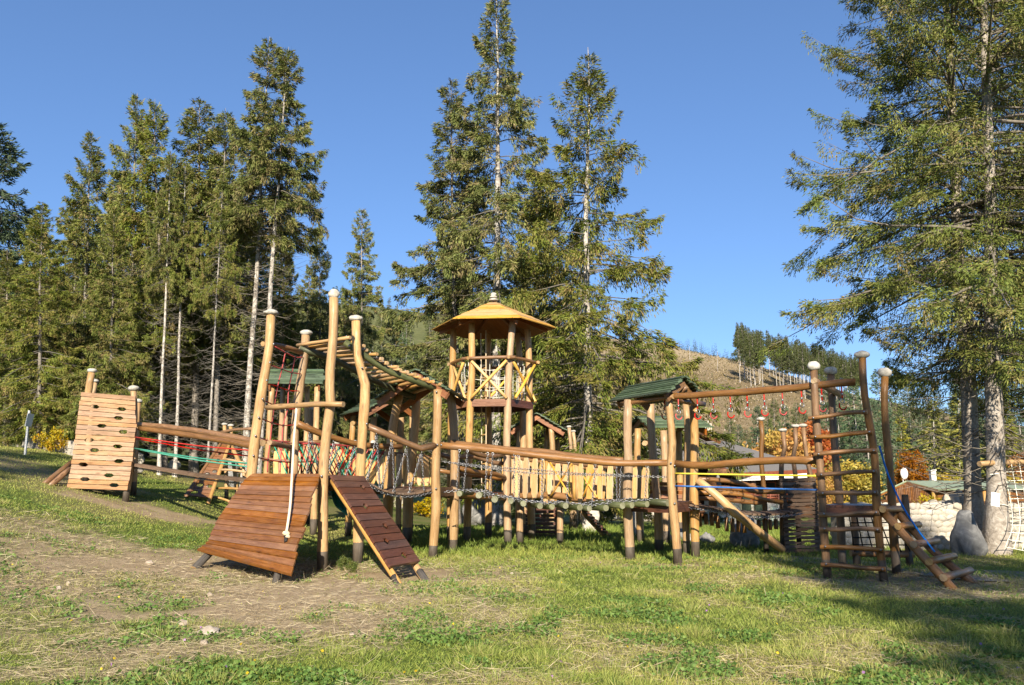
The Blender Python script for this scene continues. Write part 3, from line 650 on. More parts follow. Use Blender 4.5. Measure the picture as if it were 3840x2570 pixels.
# ---------------------------------------------------------------- log-step chain bridge
LB = thing('chain_bridge', 'swinging bridge of green round log steps hung on chains from long rails', 'chain bridge', foot(P(2100, 1900, 14.6)))
ra = [P(1655, 1670, 15.02), P(1800, 1683, 14.9), P(2050, 1712, 14.6), P(2200, 1727, 14.45), P(2320, 1738, 14.3), P(2450, 1737, 14.2), P(2522, 1737, 14.12)]
rb = [P(1690, 1662, 16.45), P(1900, 1685, 16.0), P(2060, 1697, 15.7), P(2180, 1715, 15.4), P(2350, 1728, 14.95)]
log('hand_rail', LB, ra, (.068, .064, .06)); log('hand_rail', LB, rb, (.066, .06))
SX = [(1722, 1851), (1797, 1857), (1856, 1873), (1915, 1879), (1962, 1889), (2022, 1897), (2070, 1901), (2118, 1897), (2166, 1902), (2211, 1908), (2266, 1905), (2320, 1896), (2370, 1895), (2418, 1891), (2484, 1886)]
vA, vB = (a2[1] - a1[1]), (b2[1] - b1[1]); vA.z = vB.z = 0
fs, bs_ = [], []
for k, (x, y) in enumerate(SX):
    u = (x - 1650) / 885; D = lerp(15.0, 14.1, u); d = lerp(vA, vB, u); L = d.length; d = d.normalized()
    c = P(x, y, D); s = c - d * .1 * (k % 3) * .6; e = c + d * (L * .85)
    log('step_log', LB, [s, mid(s, e) + Vector((0, 0, rnd.uniform(-.02, .02))), e], rnd.uniform(.054, .062), 'green_log', 10, .15, cap='green_end')
    fs.append(c + d * .16 + Vector((0, 0, .055))); bs_.append(e - d * .12 + Vector((0, 0, .055)))
ea, eb = P(1665, 1846, 15.02), P(2525, 1890, 14.12)
chain('step_chain', LB, [ea] + fs + [eb], .07, .009); chain('step_chain', LB, [ea + vA * .8] + bs_ + [eb + vB * .8], .07, .009)
for xt, yt, xb, yb in ((1723, 1695, 1712, 1848), (1753, 1697, 1738, 1845), (1829, 1707, 1818, 1865), (1848, 1708, 1835, 1868), (1930, 1712, 1928, 1885), (1944, 1717, 1946, 1882), (2032, 1725, 2030, 1895), (2035, 1726, 2034, 1895), (2131, 1738, 2126, 1902), (2233, 1745, 2219, 1905), (2312, 1752, 2314, 1890), (2330, 1750, 2322, 1890), (2426, 1755, 2418, 1890)):
    D = lerp(15.0, 14.1, (xt - 1650) / 885) - .02
    chain('hanger_chain', LB, [P(xt, yt, D), P(xb, yb, D + .05)], .055, .0065)
    V, Fs = ring_geo(P(xt, yt - 5, D), .022, .008, (0, 1, 0)); obj('eye_bolt', V, Fs, 'steel', LB, smooth=True)
chain('rail_chain', LB, [P(1658, 1731, 15.0), P(1800, 1752, 14.9), P(1960, 1772, 14.7), P(2150, 1780, 14.5), P(2330, 1785, 14.3), P(2520, 1790, 14.12)], .055, .0065)
chain('rail_chain', LB, [P(1700, 1735, 16.4), P(1850, 1752, 16.1), P(2000, 1762, 15.8), P(2200, 1778, 15.4), P(2350, 1780, 14.95)], .055, .0065)
# ---------------------------------------------------------------- curved log-rail walkway from hut to look-out tower
CW = thing('log_walkway', 'plank walkway with crooked log rails leading to the lookout tower', 'walkway', foot(P(1800, 1850, 17.6)))
log('hand_rail', CW, [P(1710, 1660, 16.6), P(1760, 1690, 17.1), P(1825, 1712, 17.8), P(1890, 1702, 18.7)], .055)
log('hand_rail', CW, [P(1640, 1700, 17.6), P(1700, 1718, 17.8), P(1770, 1712, 18.4), P(1860, 1738, 18.9), P(1895, 1740, 19)], .05)
log('hand_rail', CW, [P(1712, 1755, 16.6), P(1790, 1772, 17.4), P(1850, 1778, 18.1), P(1892, 1790, 18.8)], .055)
log('hand_rail', CW, [P(1620, 1760, 17.6), P(1720, 1778, 17.8), P(1800, 1785, 18.4), P(1890, 1800, 19)], .045)
wa, wb = [P(1700, 1836, 16.6), P(1800, 1846, 17.7), P(1890, 1850, 18.8)], [P(1600, 1834, 17.6), P(1720, 1845, 18.6), P(1840, 1850, 19.7)]
e = log('edge_log', CW, [p - Vector((0, 0, .09)) for p in wa], .075); log('edge_log', CW, [p - Vector((0, 0, .09)) for p in wb], .07)
planks(e, wa, wb, 18, .035, 'dark_plank', name='floor_board', up=(0, 0, 1))
for k in range(12): bolt(CW, lerp(wa[0], wa[2], .2 + k * .06) + Vector((0, -.09, -.03)), r=.018)
for px, w2 in ((1760, 22), (1858, 20), (1690, 22)): pass
# ---------------------------------------------------------------- picket bridge
def picket(part, c0, c1, along, w, th, mat='picket_wood', point=.5):
    """upright board from c0 (foot) to c1 (head) with a soft wavy outline"""
    rg = random.Random(int(c0.x * 991 + c0.y * 77)); up = c1 - c0; h = up.length; up = up.normalized(); al = along.normalized(); nn = al.cross(up).normalized()
    left, right = [], []
    ph, am = rg.uniform(0, 6), rg.uniform(.02, .1)
    for k in range(9):
        s = k / 8; wv = w * (.5 + am * math.sin(s * 7 + ph) * .5); cw = w * am * .6 * math.sin(s * 5 + ph * 1.7)
        if k == 0: wv *= point
        if k == 8: wv *= .7
        left.append((cw - wv, s * h)); right.append((cw + wv, s * h))
    ol = left + right[::-1]; m = len(ol); V = []
    for sgn in (-1, 1):
        for x, y in ol: V.append(c0 + al * x + up * y + nn * (sgn * th / 2))
    Fs = [tuple(range(m)), tuple(range(m, 2 * m))[::-1]]; uvp = [(x + c0.x, y) for x, y in ol]; UV = list(uvp) + uvp[::-1]; MI = [0, 0]
    for i in range(m):
        j = (i + 1) % m; Fs.append((i, m + i, m + j, j)); UV += [uvp[i], uvp[i], uvp[j], uvp[j]]; MI.append(1)
    return obj('picket', V, Fs, [mat, 'sapwood'], part, UV, MI)
wood('sapwood', (.6, .46, .27), (.7, .57, .36), (.76, .65, .45), rough=.6, knots=False)
PB = thing('picket_bridge', 'arched plank bridge with honey coloured wavy picket railings', 'picket bridge', foot(P(2180, 1890, 17.2)))
def pbD(x): return lerp(18.3, 16.2, (x - 1925) / 515)
alp = P(2440, 1800, 16.2) - P(1925, 1800, 18.3); alp.z = 0
rl = log('front_rail', PB, [P(1915, 1697, 18.3), P(2060, 1722, 17.75), P(2200, 1742, 17.2), P(2360, 1758, 16.6)], .06)
base = log('front_beam', PB, [P(1922, 1862, 18.35), P(2060, 1858, 17.8), P(2160, 1870, 17.4), P(2280, 1885, 16.9), P(2440, 1893, 16.25)], .075)
for x, yt, yb, w_ in ((1940, 1712, 1866, 24), (1972, 1717, 1868, 20), (2006, 1720, 1871, 25), (2034, 1724, 1862, 17), (2062, 1738, 1854, 16), (2178, 1738, 1893, 20), (2214, 1739, 1894, 25), (2251, 1740, 1893, 19), (2288, 1745, 1893, 23), (2330, 1772, 1886, 16), (2378, 1754, 1882, 26), (2420, 1754, 1882, 26)):
    D = pbD(x) - .09; k = D / F; picket(base, P(x - 3, yb, D), P(x + 1, yt, D), alp, w_ * k, .035)
off = Vector((-.25, 1.35, 0))
rl2 = log('rear_rail', PB, [P(1915, 1697, 18.3) + off, P(2060, 1722, 17.75) + off, P(2200, 1742, 17.2) + off, P(2360, 1758, 16.6) + off], .06)
bb = log('rear_beam', PB, [P(1922, 1862, 18.35) + off, P(2060, 1858, 17.8) + off, P(2160, 1870, 17.4) + off, P(2280, 1885, 16.9) + off, P(2440, 1893, 16.25) + off], .07)
for k in range(17):
    x = 1930 + k * 31; D = pbD(x); kk = D / F
    picket(bb, P(x, 1858 + k * 1.6, D) + off + Vector((0, -.1, 0)), P(x, 1722 + k * 2.2 + rnd.uniform(-4, 6), D) + off + Vector((0, -.1, .03)), alp, rnd.uniform(18, 26) * kk, .035)
da = [P(1922, 1858, 18.4), P(2060, 1852, 17.85), P(2160, 1862, 17.45), P(2280, 1878, 16.95), P(2440, 1888, 16.3)]
planks(base, da, [p + off * .93 for p in da], 26, .035, 'dark_plank', name='floor_board', up=(0, 0, 1))
for xa, ya, xb, yb in ((2063, 1735, 2143, 1872), (2145, 1738, 2062, 1866), (2228, 1762, 2187, 1862), (2190, 1790, 2240, 1868)):
    log('cross_brace', PB, [P(xa, ya, pbD(xa) - .12), P(xb, yb, pbD(xb) - .16)], .02, 'orange_board', 8)
for x, yt in ((2052, 1728), (2152, 1736), (2162, 1742)): log('rail_post', PB, [P(x + 4, 1872, pbD(x)), P(x, yt, pbD(x) + .02)], .05, 'pale_log')
for x, yb in ((2100, 1975), (1950, 1995)): post(PB, [(x, 1868), (x, yb)], pbD(x) + .6, .08)
# ---------------------------------------------------------------- hanging-hook beam and its hooks
MB_ = thing('hook_beam', 'long overhead beam carrying red handle hooks between hut and ladder tower', 'monkey beam', foot(P(2780, 1470, 13.2)))
bm = [P(2507, 1486, 14.0), P(2600, 1483, 13.75), P(2750, 1474, 13.25), P(2900, 1462, 12.8), P(3000, 1453, 12.5), P(3060, 1446, 12.3), P(3140, 1437, 12.15), P(3208, 1433, 12.05)]
log('beam', MB_, bm, .058, n=20)
log('cross_log', MB_, [P(3052, 1427, 12.2), P(3100, 1452, 12.6), P(3152, 1480, 13.3)], .052)
bc = cr(bm, 200)
for k, x in enumerate((2492, 2546, 2615, 2677, 2741, 2804, 2870, 2937, 3008, 3086, 3160)):
    best = min(bc, key=lambda p: abs((p.x / p.y) - (x - 1920) / F * 1.0)) if 2507 < x < 3208 else bm[0]
    c = Vector(best) - Vector((0, 0, .06))
    if x < 2510: c = P(2492, 1500, 14.6)
    H = thing('handle_hook', 'red U shaped handle hook hanging from the overhead beam', 'hook', (c.x, c.y, gz(c.x, c.y)), 'red handle hooks under the overhead beam')
    rope('rod', H, [c + Vector((0, 0, .14)), c - Vector((0, 0, .03))], .009, 'steel', 2, 6)
    rope('strap', H, [c - Vector((0, 0, .0)), c - Vector((0, 0, .19))], .011, 'red_rope', 3, 6)
    rope('ferrule', H, [c - Vector((0, 0, .10)), c - Vector((0, 0, .14))], .015, 'steel', 2, 6)
    V, Fs = ring_geo(c - Vector((0, 0, .30)), .062, .012, (.25, -1, 0), 14, 6, R(190), R(395)); obj('handle', V, Fs, 'red_rope', H, smooth=True)
    V, Fs = ring_geo(c - Vector((0, 0, .225)), .036, .008, (.25, -1, 0), 10, 5); obj('link', V, Fs, 'steel', H, smooth=True)
# ---------------------------------------------------------------- low beam and two slack ropes to the ladder tower
LR = thing('balance_ropes', 'crooked log rail above a yellow and a blue balance rope', 'rope walk', foot(P(2800, 1800, 13.2)))
log('hand_rail', LR, [P(2535, 1739, 14.05), P(2640, 1747, 13.7), P(2760, 1736, 13.3), P(2860, 1729, 13.0), P(2960, 1725, 12.7), P(3050, 1729, 12.4), P(3080, 1726, 12.35)], (.06, .066, .06))
rope('yellow_balance_rope', LR, [P(2532, 1776, 14.05), P(2800, 1781, 13.2), P(3062, 1785, 12.3)], .016, 'yellow_rope', 10)
rope('blue_balance_rope', LR, [P(2532, 1823, 14.05), P(2800, 1831, 13.2), P(3075, 1838, 12.3)], .016, 'blue_rope', 10)
# ---------------------------------------------------------------- ladder tower on the right
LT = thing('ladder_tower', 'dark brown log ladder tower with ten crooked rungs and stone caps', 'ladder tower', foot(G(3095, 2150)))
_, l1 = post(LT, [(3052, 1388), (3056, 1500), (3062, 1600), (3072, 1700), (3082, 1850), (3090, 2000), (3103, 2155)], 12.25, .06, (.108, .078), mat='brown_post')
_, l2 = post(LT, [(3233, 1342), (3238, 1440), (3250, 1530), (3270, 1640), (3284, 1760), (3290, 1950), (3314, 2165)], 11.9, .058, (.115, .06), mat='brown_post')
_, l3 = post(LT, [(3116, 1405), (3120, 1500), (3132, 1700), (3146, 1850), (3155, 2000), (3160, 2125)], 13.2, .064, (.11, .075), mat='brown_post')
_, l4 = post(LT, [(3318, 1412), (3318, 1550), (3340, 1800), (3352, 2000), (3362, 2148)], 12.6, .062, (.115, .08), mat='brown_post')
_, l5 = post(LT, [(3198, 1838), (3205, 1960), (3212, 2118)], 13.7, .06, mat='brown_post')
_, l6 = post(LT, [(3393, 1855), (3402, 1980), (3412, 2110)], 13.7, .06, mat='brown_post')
for k, (ya, yb, xa, xb) in enumerate(((1570, 1545, 3030, 3252), (1640, 1620, 3038, 3272), (1705, 1690, 3050, 3288), (1782, 1768, 3060, 3288), (1852, 1847, 3065, 3292), (1930, 1922, 3070, 3298), (1985, 1987, 3072, 3302), (2052, 2063, 3075, 3315), (2118, 2135, 3078, 3322))):
    log('rung', LT, [P(xa, ya, 12.15), P(lerp(xa, xb, .3), lerp(ya, yb, .3) + rnd.uniform(-4, 6), 12.08), P(lerp(xa, xb, .7), lerp(ya, yb, .7) + rnd.uniform(-6, 3), 11.95), P(xb, yb, 11.8)], .034, 'rail_wood')
    bolt(LT, P(xa + 20, ya - 2, 12.08), r=.016); bolt(LT, P(xb - 12, yb, 11.76), r=.016)
zL = P(3110, 1898, 12.3).z
deck(LT, 'platform', zat(l1[1], zL), zat(l2[1], zL), zat(l4[1], zL), zat(l3[1], zL), 8)
sa = [P(3300, 1905, 11.95), P(3400, 2020, 11.5), P(3580, 2190, 10.95)]; sb = [P(3350, 1905, 12.7), P(3480, 2050, 12.2), P(3660, 2195, 11.6)]
sa[-1].z = gz(*sa[-1].xy) - .02; sb[-1].z = gz(*sb[-1].xy) - .02
lg = log('sloping_ladder', LT, sa, .06); log('ladder_side', lg, sb, .06)
for t_ in (.08, .3, .52, .72, .9):
    a, b = lerp(sa[0], sa[2], t_), lerp(sb[0], sb[2], t_); d = (b - a).normalized()
    log('step', lg, [a - d * .15 + Vector((0, 0, .07)), b + d * .2 + Vector((0, 0, .07))], .05)
log('low_beam', LT, [P(3190, 2075, 13.7), P(3300, 2078, 13.7), P(3425, 2078, 13.7)], .06)
rope('blue_hand_rope', LT, [P(3297, 1672, 12.0), P(3330, 1780, 12.0), P(3380, 1890, 11.9), P(3440, 1985, 11.8), P(3505, 2070, 11.6)], .015, 'blue_rope', 16)
CN = thing('climbing_net', 'black rope climbing net stretched below the ladder tower platform', 'rope net', foot(mid(l5[0], l6[0])))
na, nb = [P(3180, 1905, 13.0), P(3330, 1900, 12.9)], [P(3205, 2070, 13.66), P(3415, 2072, 13.66)]
for k in range(7):
    t_ = k / 6; rope('rope', CN, [lerp(na[0], na[1], t_), lerp(nb[0], nb[1], t_)], .011, 'black_rope', 4, 5)
for k in range(1, 6):
    t_ = k / 6; rope('rope', CN, [lerp(na[0], nb[0], t_), lerp(na[1], nb[1], t_)], .011, 'black_rope', 4, 5)
# ---------------------------------------------------------------- leaning climbing wall on the left bank
gl = G(470, 1884); Dw = gl.y
WL = thing('climbing_wall', 'pale plank climbing wall with notched holds standing on the grassy bank', 'climbing wall', foot(gl))
post(WL, [(500, 1466), (505, 1560), (488, 1740), (470, 1884)], Dw + .12, .075, (.135, .075))
post(WL, [(344, 1398), (332, 1470), (300, 1700), (288, 1846)], Dw + .12, .085, (.115, .06))
post(WL, [(354, 1435), (346, 1480), (330, 1700), (320, 1830)], Dw + 1.5, .075, (.11, .055))
post(WL, [(518, 1512), (512, 1600), (500, 1850)], Dw + 1.5, .075, (.11, .06))
wl = beam('wall_frame', WL, P(325, 1480, Dw + .06), P(272, 1828, Dw + .06), .06, .08, 'wall_plank', up=(0, 1, 0)); beam('frame_bearer', wl, P(495, 1490, Dw + .06), P(466, 1836, Dw + .06), .06, .08, 'wall_plank', up=(0, 1, 0))
planks(wl, [P(307, 1470, Dw), P(292, 1560, Dw), P(275, 1700, Dw), P(253, 1832, Dw)], [P(509, 1486, Dw), P(509, 1550, Dw), P(513, 1590, Dw), P(504, 1660, Dw), P(494, 1750, Dw), P(477, 1840, Dw)], 20, .035, 'wall_plank', gap=.014,
       holes=[(3, .76), (3, .28), (5, .7), (7, .42), (8, .8), (10, .24), (11, .73), (12, .35), (14, .78), (15, .2), (17, .65), (18, .27), (19, .77)], up=(0, -1, 0), hw=.12, hh=.4, jit=.004, rag=.012)
for (xa, ya, xb, yb, dd) in ((268, 1735, 165, 1812, .5), (262, 1760, 185, 1820, .2)):
    q = G(xb, yb); q.z -= .03; log('prop_log', WL, [P(xa, ya, Dw + dd), q], .065, 'rail_wood')
deck(WL, 'platform', P(300, 1735, Dw + .25), P(500, 1745, Dw + .25), P(505, 1742, Dw + 1.5), P(330, 1735, Dw + 1.5), 8)
# ---------------------------------------------------------------- rope walkway from the wall to the tower
RW = thing('rope_walkway', 'two long log rails with red and teal ropes from climbing wall to tower', 'rope walk', foot(P(720, 1700, 16.8)))
log('hand_rail', RW, [P(520, 1592, Dw + .6), P(620, 1601, Dw - .6), P(750, 1618, 17.0), P(860, 1637, 15.9), P(985, 1662, 15.0)], .065)
log('hand_rail', RW, [P(525, 1607, Dw + .1), P(640, 1622, Dw - 1.2), P(760, 1640, 16.2), P(860, 1656, 15.2), P(965, 1676, 14.15)], .062)
for ya, yb, dz in ((1640, 1692, 0), (1645, 1715, .5)): rope('red_balance_rope', RW, [P(508, ya, Dw + dz), P(740, (ya + yb) / 2 + 6, 16.7 + dz), P(968, yb, 14.1 + dz)], .015, 'red_rope', 10)
for ya, yb, dz in ((1682, 1742, 0), (1684, 1756, .5)): rope('teal_balance_rope', RW, [P(505, ya, Dw + dz), P(740, (ya + yb) / 2 + 6, 16.7 + dz), P(966, yb, 14.1 + dz)], .016, 'teal_rope', 10)
bl = [P(500, 1742, Dw + .35), P(740, 1782, 16.9), P(975, 1806, 14.4)]
beam('balance_plank', RW, bl[0], bl[1], .16, .07, 'grey_plank'); beam('balance_plank', RW, bl[1], bl[2], .16, .07, 'grey_plank')
chain('chain', RW, [p - Vector((0, 0, .07)) for p in bl], .07, .009)
# ---------------------------------------------------------------- small ramp frame behind
fr_ = G(735, 1876); Dr = fr_.y
SR = thing('plank_ramp', 'narrow red brown plank ramp with log braces beside the rope walkway', 'ramp', foot(fr_))
La = [P(826, 1660, Dr + 1.4), P(690, 1858, Dr)]; Ra = [P(862, 1668, Dr + 1.5), P(793, 1870, Dr + .1)]
sp1 = log('ramp_bearer', SR, toground([lerp(La[0], Ra[0], .1), lerp(La[1], Ra[1], .1)], .2), .05, 'rail_wood'); log('ramp_bearer', SR, toground([lerp(La[0], Ra[0], .95), lerp(La[1], Ra[1], .95)], .25), .055, 'pale_log')
planks(sp1, La, Ra, 15, .035, 'ramp_plank', gap=.012, holes=[(3, .5), (5, .6), (8, .7), (9, .4), (12, .35), (12, .75), (14, .3)], up=(0, -1, .4), hw=.07)
post(SR, [(842, 1596), (846, 1700), (850, 1840)], Dr + 1.6, .06, (.1, .045)); post(SR, [(865, 1600), (872, 1700), (888, 1840)], Dr + 2.0, .06, (.1, .045))
log('brace', SR, toground([P(868, 1672, Dr + 1.6), P(926, 1800, Dr + .8)], .5), .06, 'pale_log')
log('top_bar', SR, [P(828, 1622, Dr + 1.5), P(880, 1612, Dr + 1), P(948, 1608, Dr + .3)], .045)
for xa, ya, xb, yb in ((836, 1722, 920, 1738), (828, 1762, 925, 1772), (812, 1832, 905, 1836), (800, 1863, 872, 1886)): log('rung', SR, [P(xa, ya, Dr + .6), P((xa + xb) / 2, (ya + yb) / 2 - 3, Dr + .5), P(xb, yb, Dr + .3)], .035, 'pale_log')
post(SR, [(912, 1740), (920, 1880)], Dr + .8, .05)
# ---------------------------------------------------------------- rear huts on the left
HD = thing('roofed_hut', 'rear log hut with low green roof seen behind the red net', 'play hut', foot(GX(1100, 20.5)))
gable(HD, P(1012, 1386, 21.0), P(1006, 1440, 19.9), P(1020, 1440, 22.1), Vector((1.3, .05, 0)), 7)
for pth, D in (([(1020, 1445), (1010, 1600), (996, 1840)], 20.1), ([(1190, 1450), (1186, 1600), (1180, 1850)], 20.1), ([(1152, 1450), (1150, 1600), (1142, 1830)], 21.7), ([(1062, 1450), (1056, 1600), (1046, 1830)], 21.7)): post(HD, pth, D, .08)
deck(HD, 'platform', P(995, 1806, 20), P(1185, 1806, 20), P(1165, 1806, 21.7), P(1010, 1806, 21.7), 8)
for y_ in (1655, 1722): log('hand_rail', HD, [P(985, y_, 20.05), P(1090, y_ + 8, 20), P(1210, y_ + 2, 20)], .05)
for x_ in (1035, 1062, 1090, 1118, 1206, 1228): picket(HD.children[0], P(x_, 1802, 20.0), P(x_, 1692, 20.0), Vector((1, 0, 0)), .12, .03)
for x_, y_ in ((1074, 1542), (1168, 1540), (1100, 1560)): post(HD, [(x_, y_), (x_ - 6, 1700), (x_ - 10, 1850)], 22.5, .06, (.1, .05))
HE = thing('roofed_hut', 'log hut with steep green roof tucked behind the gabled hut', 'play hut', foot(GX(1420, 20)))
rE0, rE1, eE0 = P(1386, 1502, 20.9), P(1473, 1498, 19.5), P(1286, 1556, 20.3)
dE = rE1 - rE0; dE.z = 0; Ef = rE0 + (rE0 - eE0); Ef.z = eE0.z
gable(HE, rE0, eE0, Ef, dE, 7)
for pth, D in (([(1402, 1565), (1394, 1700), (1385, 1900)], 19.6), ([(1484, 1555), (1474, 1700), (1462, 1900)], 20.6), ([(1325, 1560), (1318, 1700), (1310, 1880)], 20.4), ([(1505, 1530), (1502, 1700), (1495, 1900)], 21.5), ([(1545, 1540), (1543, 1700)], 21.5)): post(HE, pth, D, .08)
log('cross_bar', HE, [P(1322, 1588, 19.5), P(1340, 1590, 20.5)], .06)
for x_, w_ in ((1400, 0), (1330, 0), (1265, 0)): stone('cap_stone', log('stub_post', HE, [P(x_ - 2, 1800, 19.3), P(x_, 1672, 19.3)], .055, 'pale_log'), P(x_, 1660, 19.3), .075, .075, .06)
PF = thing('picket_railing', 'row of pale wavy pickets behind the plank walkway', 'railing', foot(GX(1430, 19)))
q = log('bottom_rail', PF, [P(1240, 1792, 19.4), P(1440, 1800, 18.9), P(1640, 1812, 18.4)], .05); log('top_rail', PF, [P(1240, 1690, 19.45), P(1440, 1700, 18.95), P(1640, 1718, 18.45)], .05)
for k in range(16): x_ = 1248 + k * 25; D = 19.3 - k * .06; picket(q, P(x_, 1808 + k, D), P(x_ + rnd.uniform(-3, 3), 1690 + k * 1.6 + rnd.uniform(-6, 5), D), Vector((1, -.15, 0)), rnd.uniform(.1, .16), .03)
RB = thing('rope_bridge', 'V shaped rope bridge of crossed red and teal ropes behind the tower', 'rope bridge', foot(GX(1230, 17)))
ta, tb = [P(1120, 1663, 15.45), P(1480, 1682, 19.0)], [P(1010, 1652, 16.3), P(1330, 1672, 20)]
ba = [P(1080, 1790, 16.0), P(1400, 1800, 19.4)]
for q in (ta, tb): rope('top_rope', RB, q, .014, 'red_rope', 6)
rope('foot_rope', RB, ba, .03, 'teal_rope', 6)
for k in range(22):
    t_ = (k + .5) / 22; m_ = ('teal_rope', 'red_rope')[k % 2]
    for q in (ta, tb): rope('side_rope', RB, [lerp(q[0], q[1], t_), lerp(ba[0], ba[1], t_ + rnd.choice((-.02, .02)))], .012, m_, 2, 5)
GN = thing('tube_net', 'green woven rope net slung below the tower platform', 'rope net', foot(GX(1275, 15.2)))
for k in range(9):
    a = P(1243 + k * 6, 1842 + k * 2, 15.4); b = P(1262 + k * 5, 1900 + k * 4, 14.9); rope('rope', GN, [a, mid(a, b) - Vector((0, 0, .06)), b], .014, 'teal_rope', 5, 5)
for k in range(7):
    t_ = k / 6; a = lerp(P(1243, 1842, 15.4), P(1262, 1900, 14.9), t_) - Vector((0, 0, .06 * math.sin(t_ * 3.1))); b = lerp(P(1291, 1858, 15.4), P(1302, 1932, 14.9), t_) - Vector((0, 0, .06 * math.sin(t_ * 3.1))); rope('rope', GN, [a, b], .014, 'teal_rope', 5, 5)
# ---------------------------------------------------------------- rear huts on the right
HC = thing('roofed_hut', 'second green roofed log hut standing behind the mossy roofed one', 'play hut', foot(GX(2480, 19)))
gable(HC, P(2402, 1562, 19.8), P(2450, 1606, 18.5), P(2365, 1606, 21.0), Vector((1.25, -.05, 0)), 7)
for pth, D in (([(2392, 1608), (2390, 1720), (2398, 1900), (2402, 2040)], 18.9), ([(2488, 1615), (2494, 1740), (2500, 2020)], 18.5), ([(2545, 1620), (2548, 1740), (2552, 2010)], 20.6)): post(HC, pth, D, .085)
log('cross_bar', HC, [P(2418, 1663, 18.4), P(2445, 1668, 19.6)], .065)
pw = beam('side_panel', HC, P(2435, 1872, 18.2), P(2600, 1876, 18.2), .05, .08, 'wall_plank'); planks(pw, [P(2437, 1806, 18.15), P(2437, 1868, 18.15)], [P(2600, 1812, 18.15), P(2600, 1872, 18.15)], 4, .03, 'rust_board', up=(0, -1, 0))
HF = thing('roofed_hut', 'far log hut with dark shaded gable roof behind the lookout tower', 'play hut', foot(GX(2020, 23)))
gable(HF, P(2012, 1550, 22.6), P(2122, 1616, 22.6), P(1908, 1612, 22.6), Vector((.1, 1.6, 0)), 7)
for pth, D in (([(1950, 1600), (1946, 1700), (1944, 1960)], 22.7), ([(2066, 1592), (2072, 1700), (2070, 1960)], 22.7), ([(2088, 1650), (2090, 1700), (2090, 1950)], 24), ([(1966, 1600), (1964, 1950)], 24.1), ([(2054, 1610), (2048, 1720), (2046, 1950)], 24.1)): post(HF, pth, D, .085)
deck(HF, 'platform', P(1945, 1900, 22.6), P(2080, 1900, 22.6), P(2090, 1898, 24.2), P(1960, 1898, 24.2), 7)
for x_, y_ in ((2134, 1605), (2150, 1622)): post(HF, [(x_, y_), (x_ + 8, 1700), (x_ + 10, 1930)], 24, .06, (.08, .04))
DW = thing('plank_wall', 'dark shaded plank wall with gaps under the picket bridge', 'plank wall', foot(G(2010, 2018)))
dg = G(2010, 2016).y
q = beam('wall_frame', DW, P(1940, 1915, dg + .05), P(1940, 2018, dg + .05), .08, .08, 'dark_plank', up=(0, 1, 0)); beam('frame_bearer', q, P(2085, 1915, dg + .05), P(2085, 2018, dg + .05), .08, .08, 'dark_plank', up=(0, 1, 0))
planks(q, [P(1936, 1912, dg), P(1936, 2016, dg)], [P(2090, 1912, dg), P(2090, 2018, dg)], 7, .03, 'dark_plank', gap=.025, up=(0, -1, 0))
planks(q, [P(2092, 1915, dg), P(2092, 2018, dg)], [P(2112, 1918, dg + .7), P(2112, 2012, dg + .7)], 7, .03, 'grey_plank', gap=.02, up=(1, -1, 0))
ST = thing('step_log', 'sloping log with dark treads leading up to the picket bridge', 'log steps', foot(G(2278, 2018)))
sg = G(2278, 2018); sg.z -= .02; a = P(2172, 1908, sg.y - .5)
lgq = log('stringer', ST, [a, sg], .06, 'pale_log')
for k in range(10): t_ = (k + .7) / 10.5; c = lerp(a, sg, t_) + Vector((.06, 0, .05)); beam('tread', ST, c + Vector((0, -.28, 0)), c + Vector((0, .4, 0)), .12, .04, 'dark_plank')
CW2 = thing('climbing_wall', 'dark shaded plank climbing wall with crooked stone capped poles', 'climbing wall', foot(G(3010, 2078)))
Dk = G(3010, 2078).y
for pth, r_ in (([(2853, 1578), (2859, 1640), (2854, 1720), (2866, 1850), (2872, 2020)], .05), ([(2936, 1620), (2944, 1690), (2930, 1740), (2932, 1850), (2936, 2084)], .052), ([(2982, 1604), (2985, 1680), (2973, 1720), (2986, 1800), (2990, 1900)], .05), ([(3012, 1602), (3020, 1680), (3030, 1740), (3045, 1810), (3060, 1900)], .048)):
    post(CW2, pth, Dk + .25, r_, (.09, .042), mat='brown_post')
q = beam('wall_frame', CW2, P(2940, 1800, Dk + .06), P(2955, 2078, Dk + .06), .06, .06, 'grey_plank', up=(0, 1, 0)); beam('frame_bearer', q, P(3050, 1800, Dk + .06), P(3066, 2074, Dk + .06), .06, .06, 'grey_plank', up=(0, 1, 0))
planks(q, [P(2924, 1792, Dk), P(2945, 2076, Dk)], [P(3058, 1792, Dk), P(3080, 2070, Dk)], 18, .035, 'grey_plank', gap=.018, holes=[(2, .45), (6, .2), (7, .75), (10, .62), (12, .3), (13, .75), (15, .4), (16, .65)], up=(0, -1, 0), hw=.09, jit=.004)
HBg = thing('hanging_bridge', 'hanging plank bridge with crooked log rails and short logs dangling below', 'rope bridge', foot(GX(2760, 15.8)))
ha = [P(2545, 1888, 14.9), P(2660, 1906, 15.0), P(2780, 1927, 15.2), P(2900, 1930, 15.4), P(3010, 1917, 15.6)]; hb = [p + Vector((.15, 1.0, .02)) for p in ha]
q = chain('deck_chain', HBg, [p - Vector((0, 0, .05)) for p in ha], .06, .009); chain('deck_chain', HBg, [p - Vector((0, 0, .05)) for p in hb], .06, .009)
planks(q, ha, hb, 26, .035, 'grey_plank', gap=.012, up=(0, 0, 1), jit=.006, rag=.03)
hc2 = cr(hb, 40)
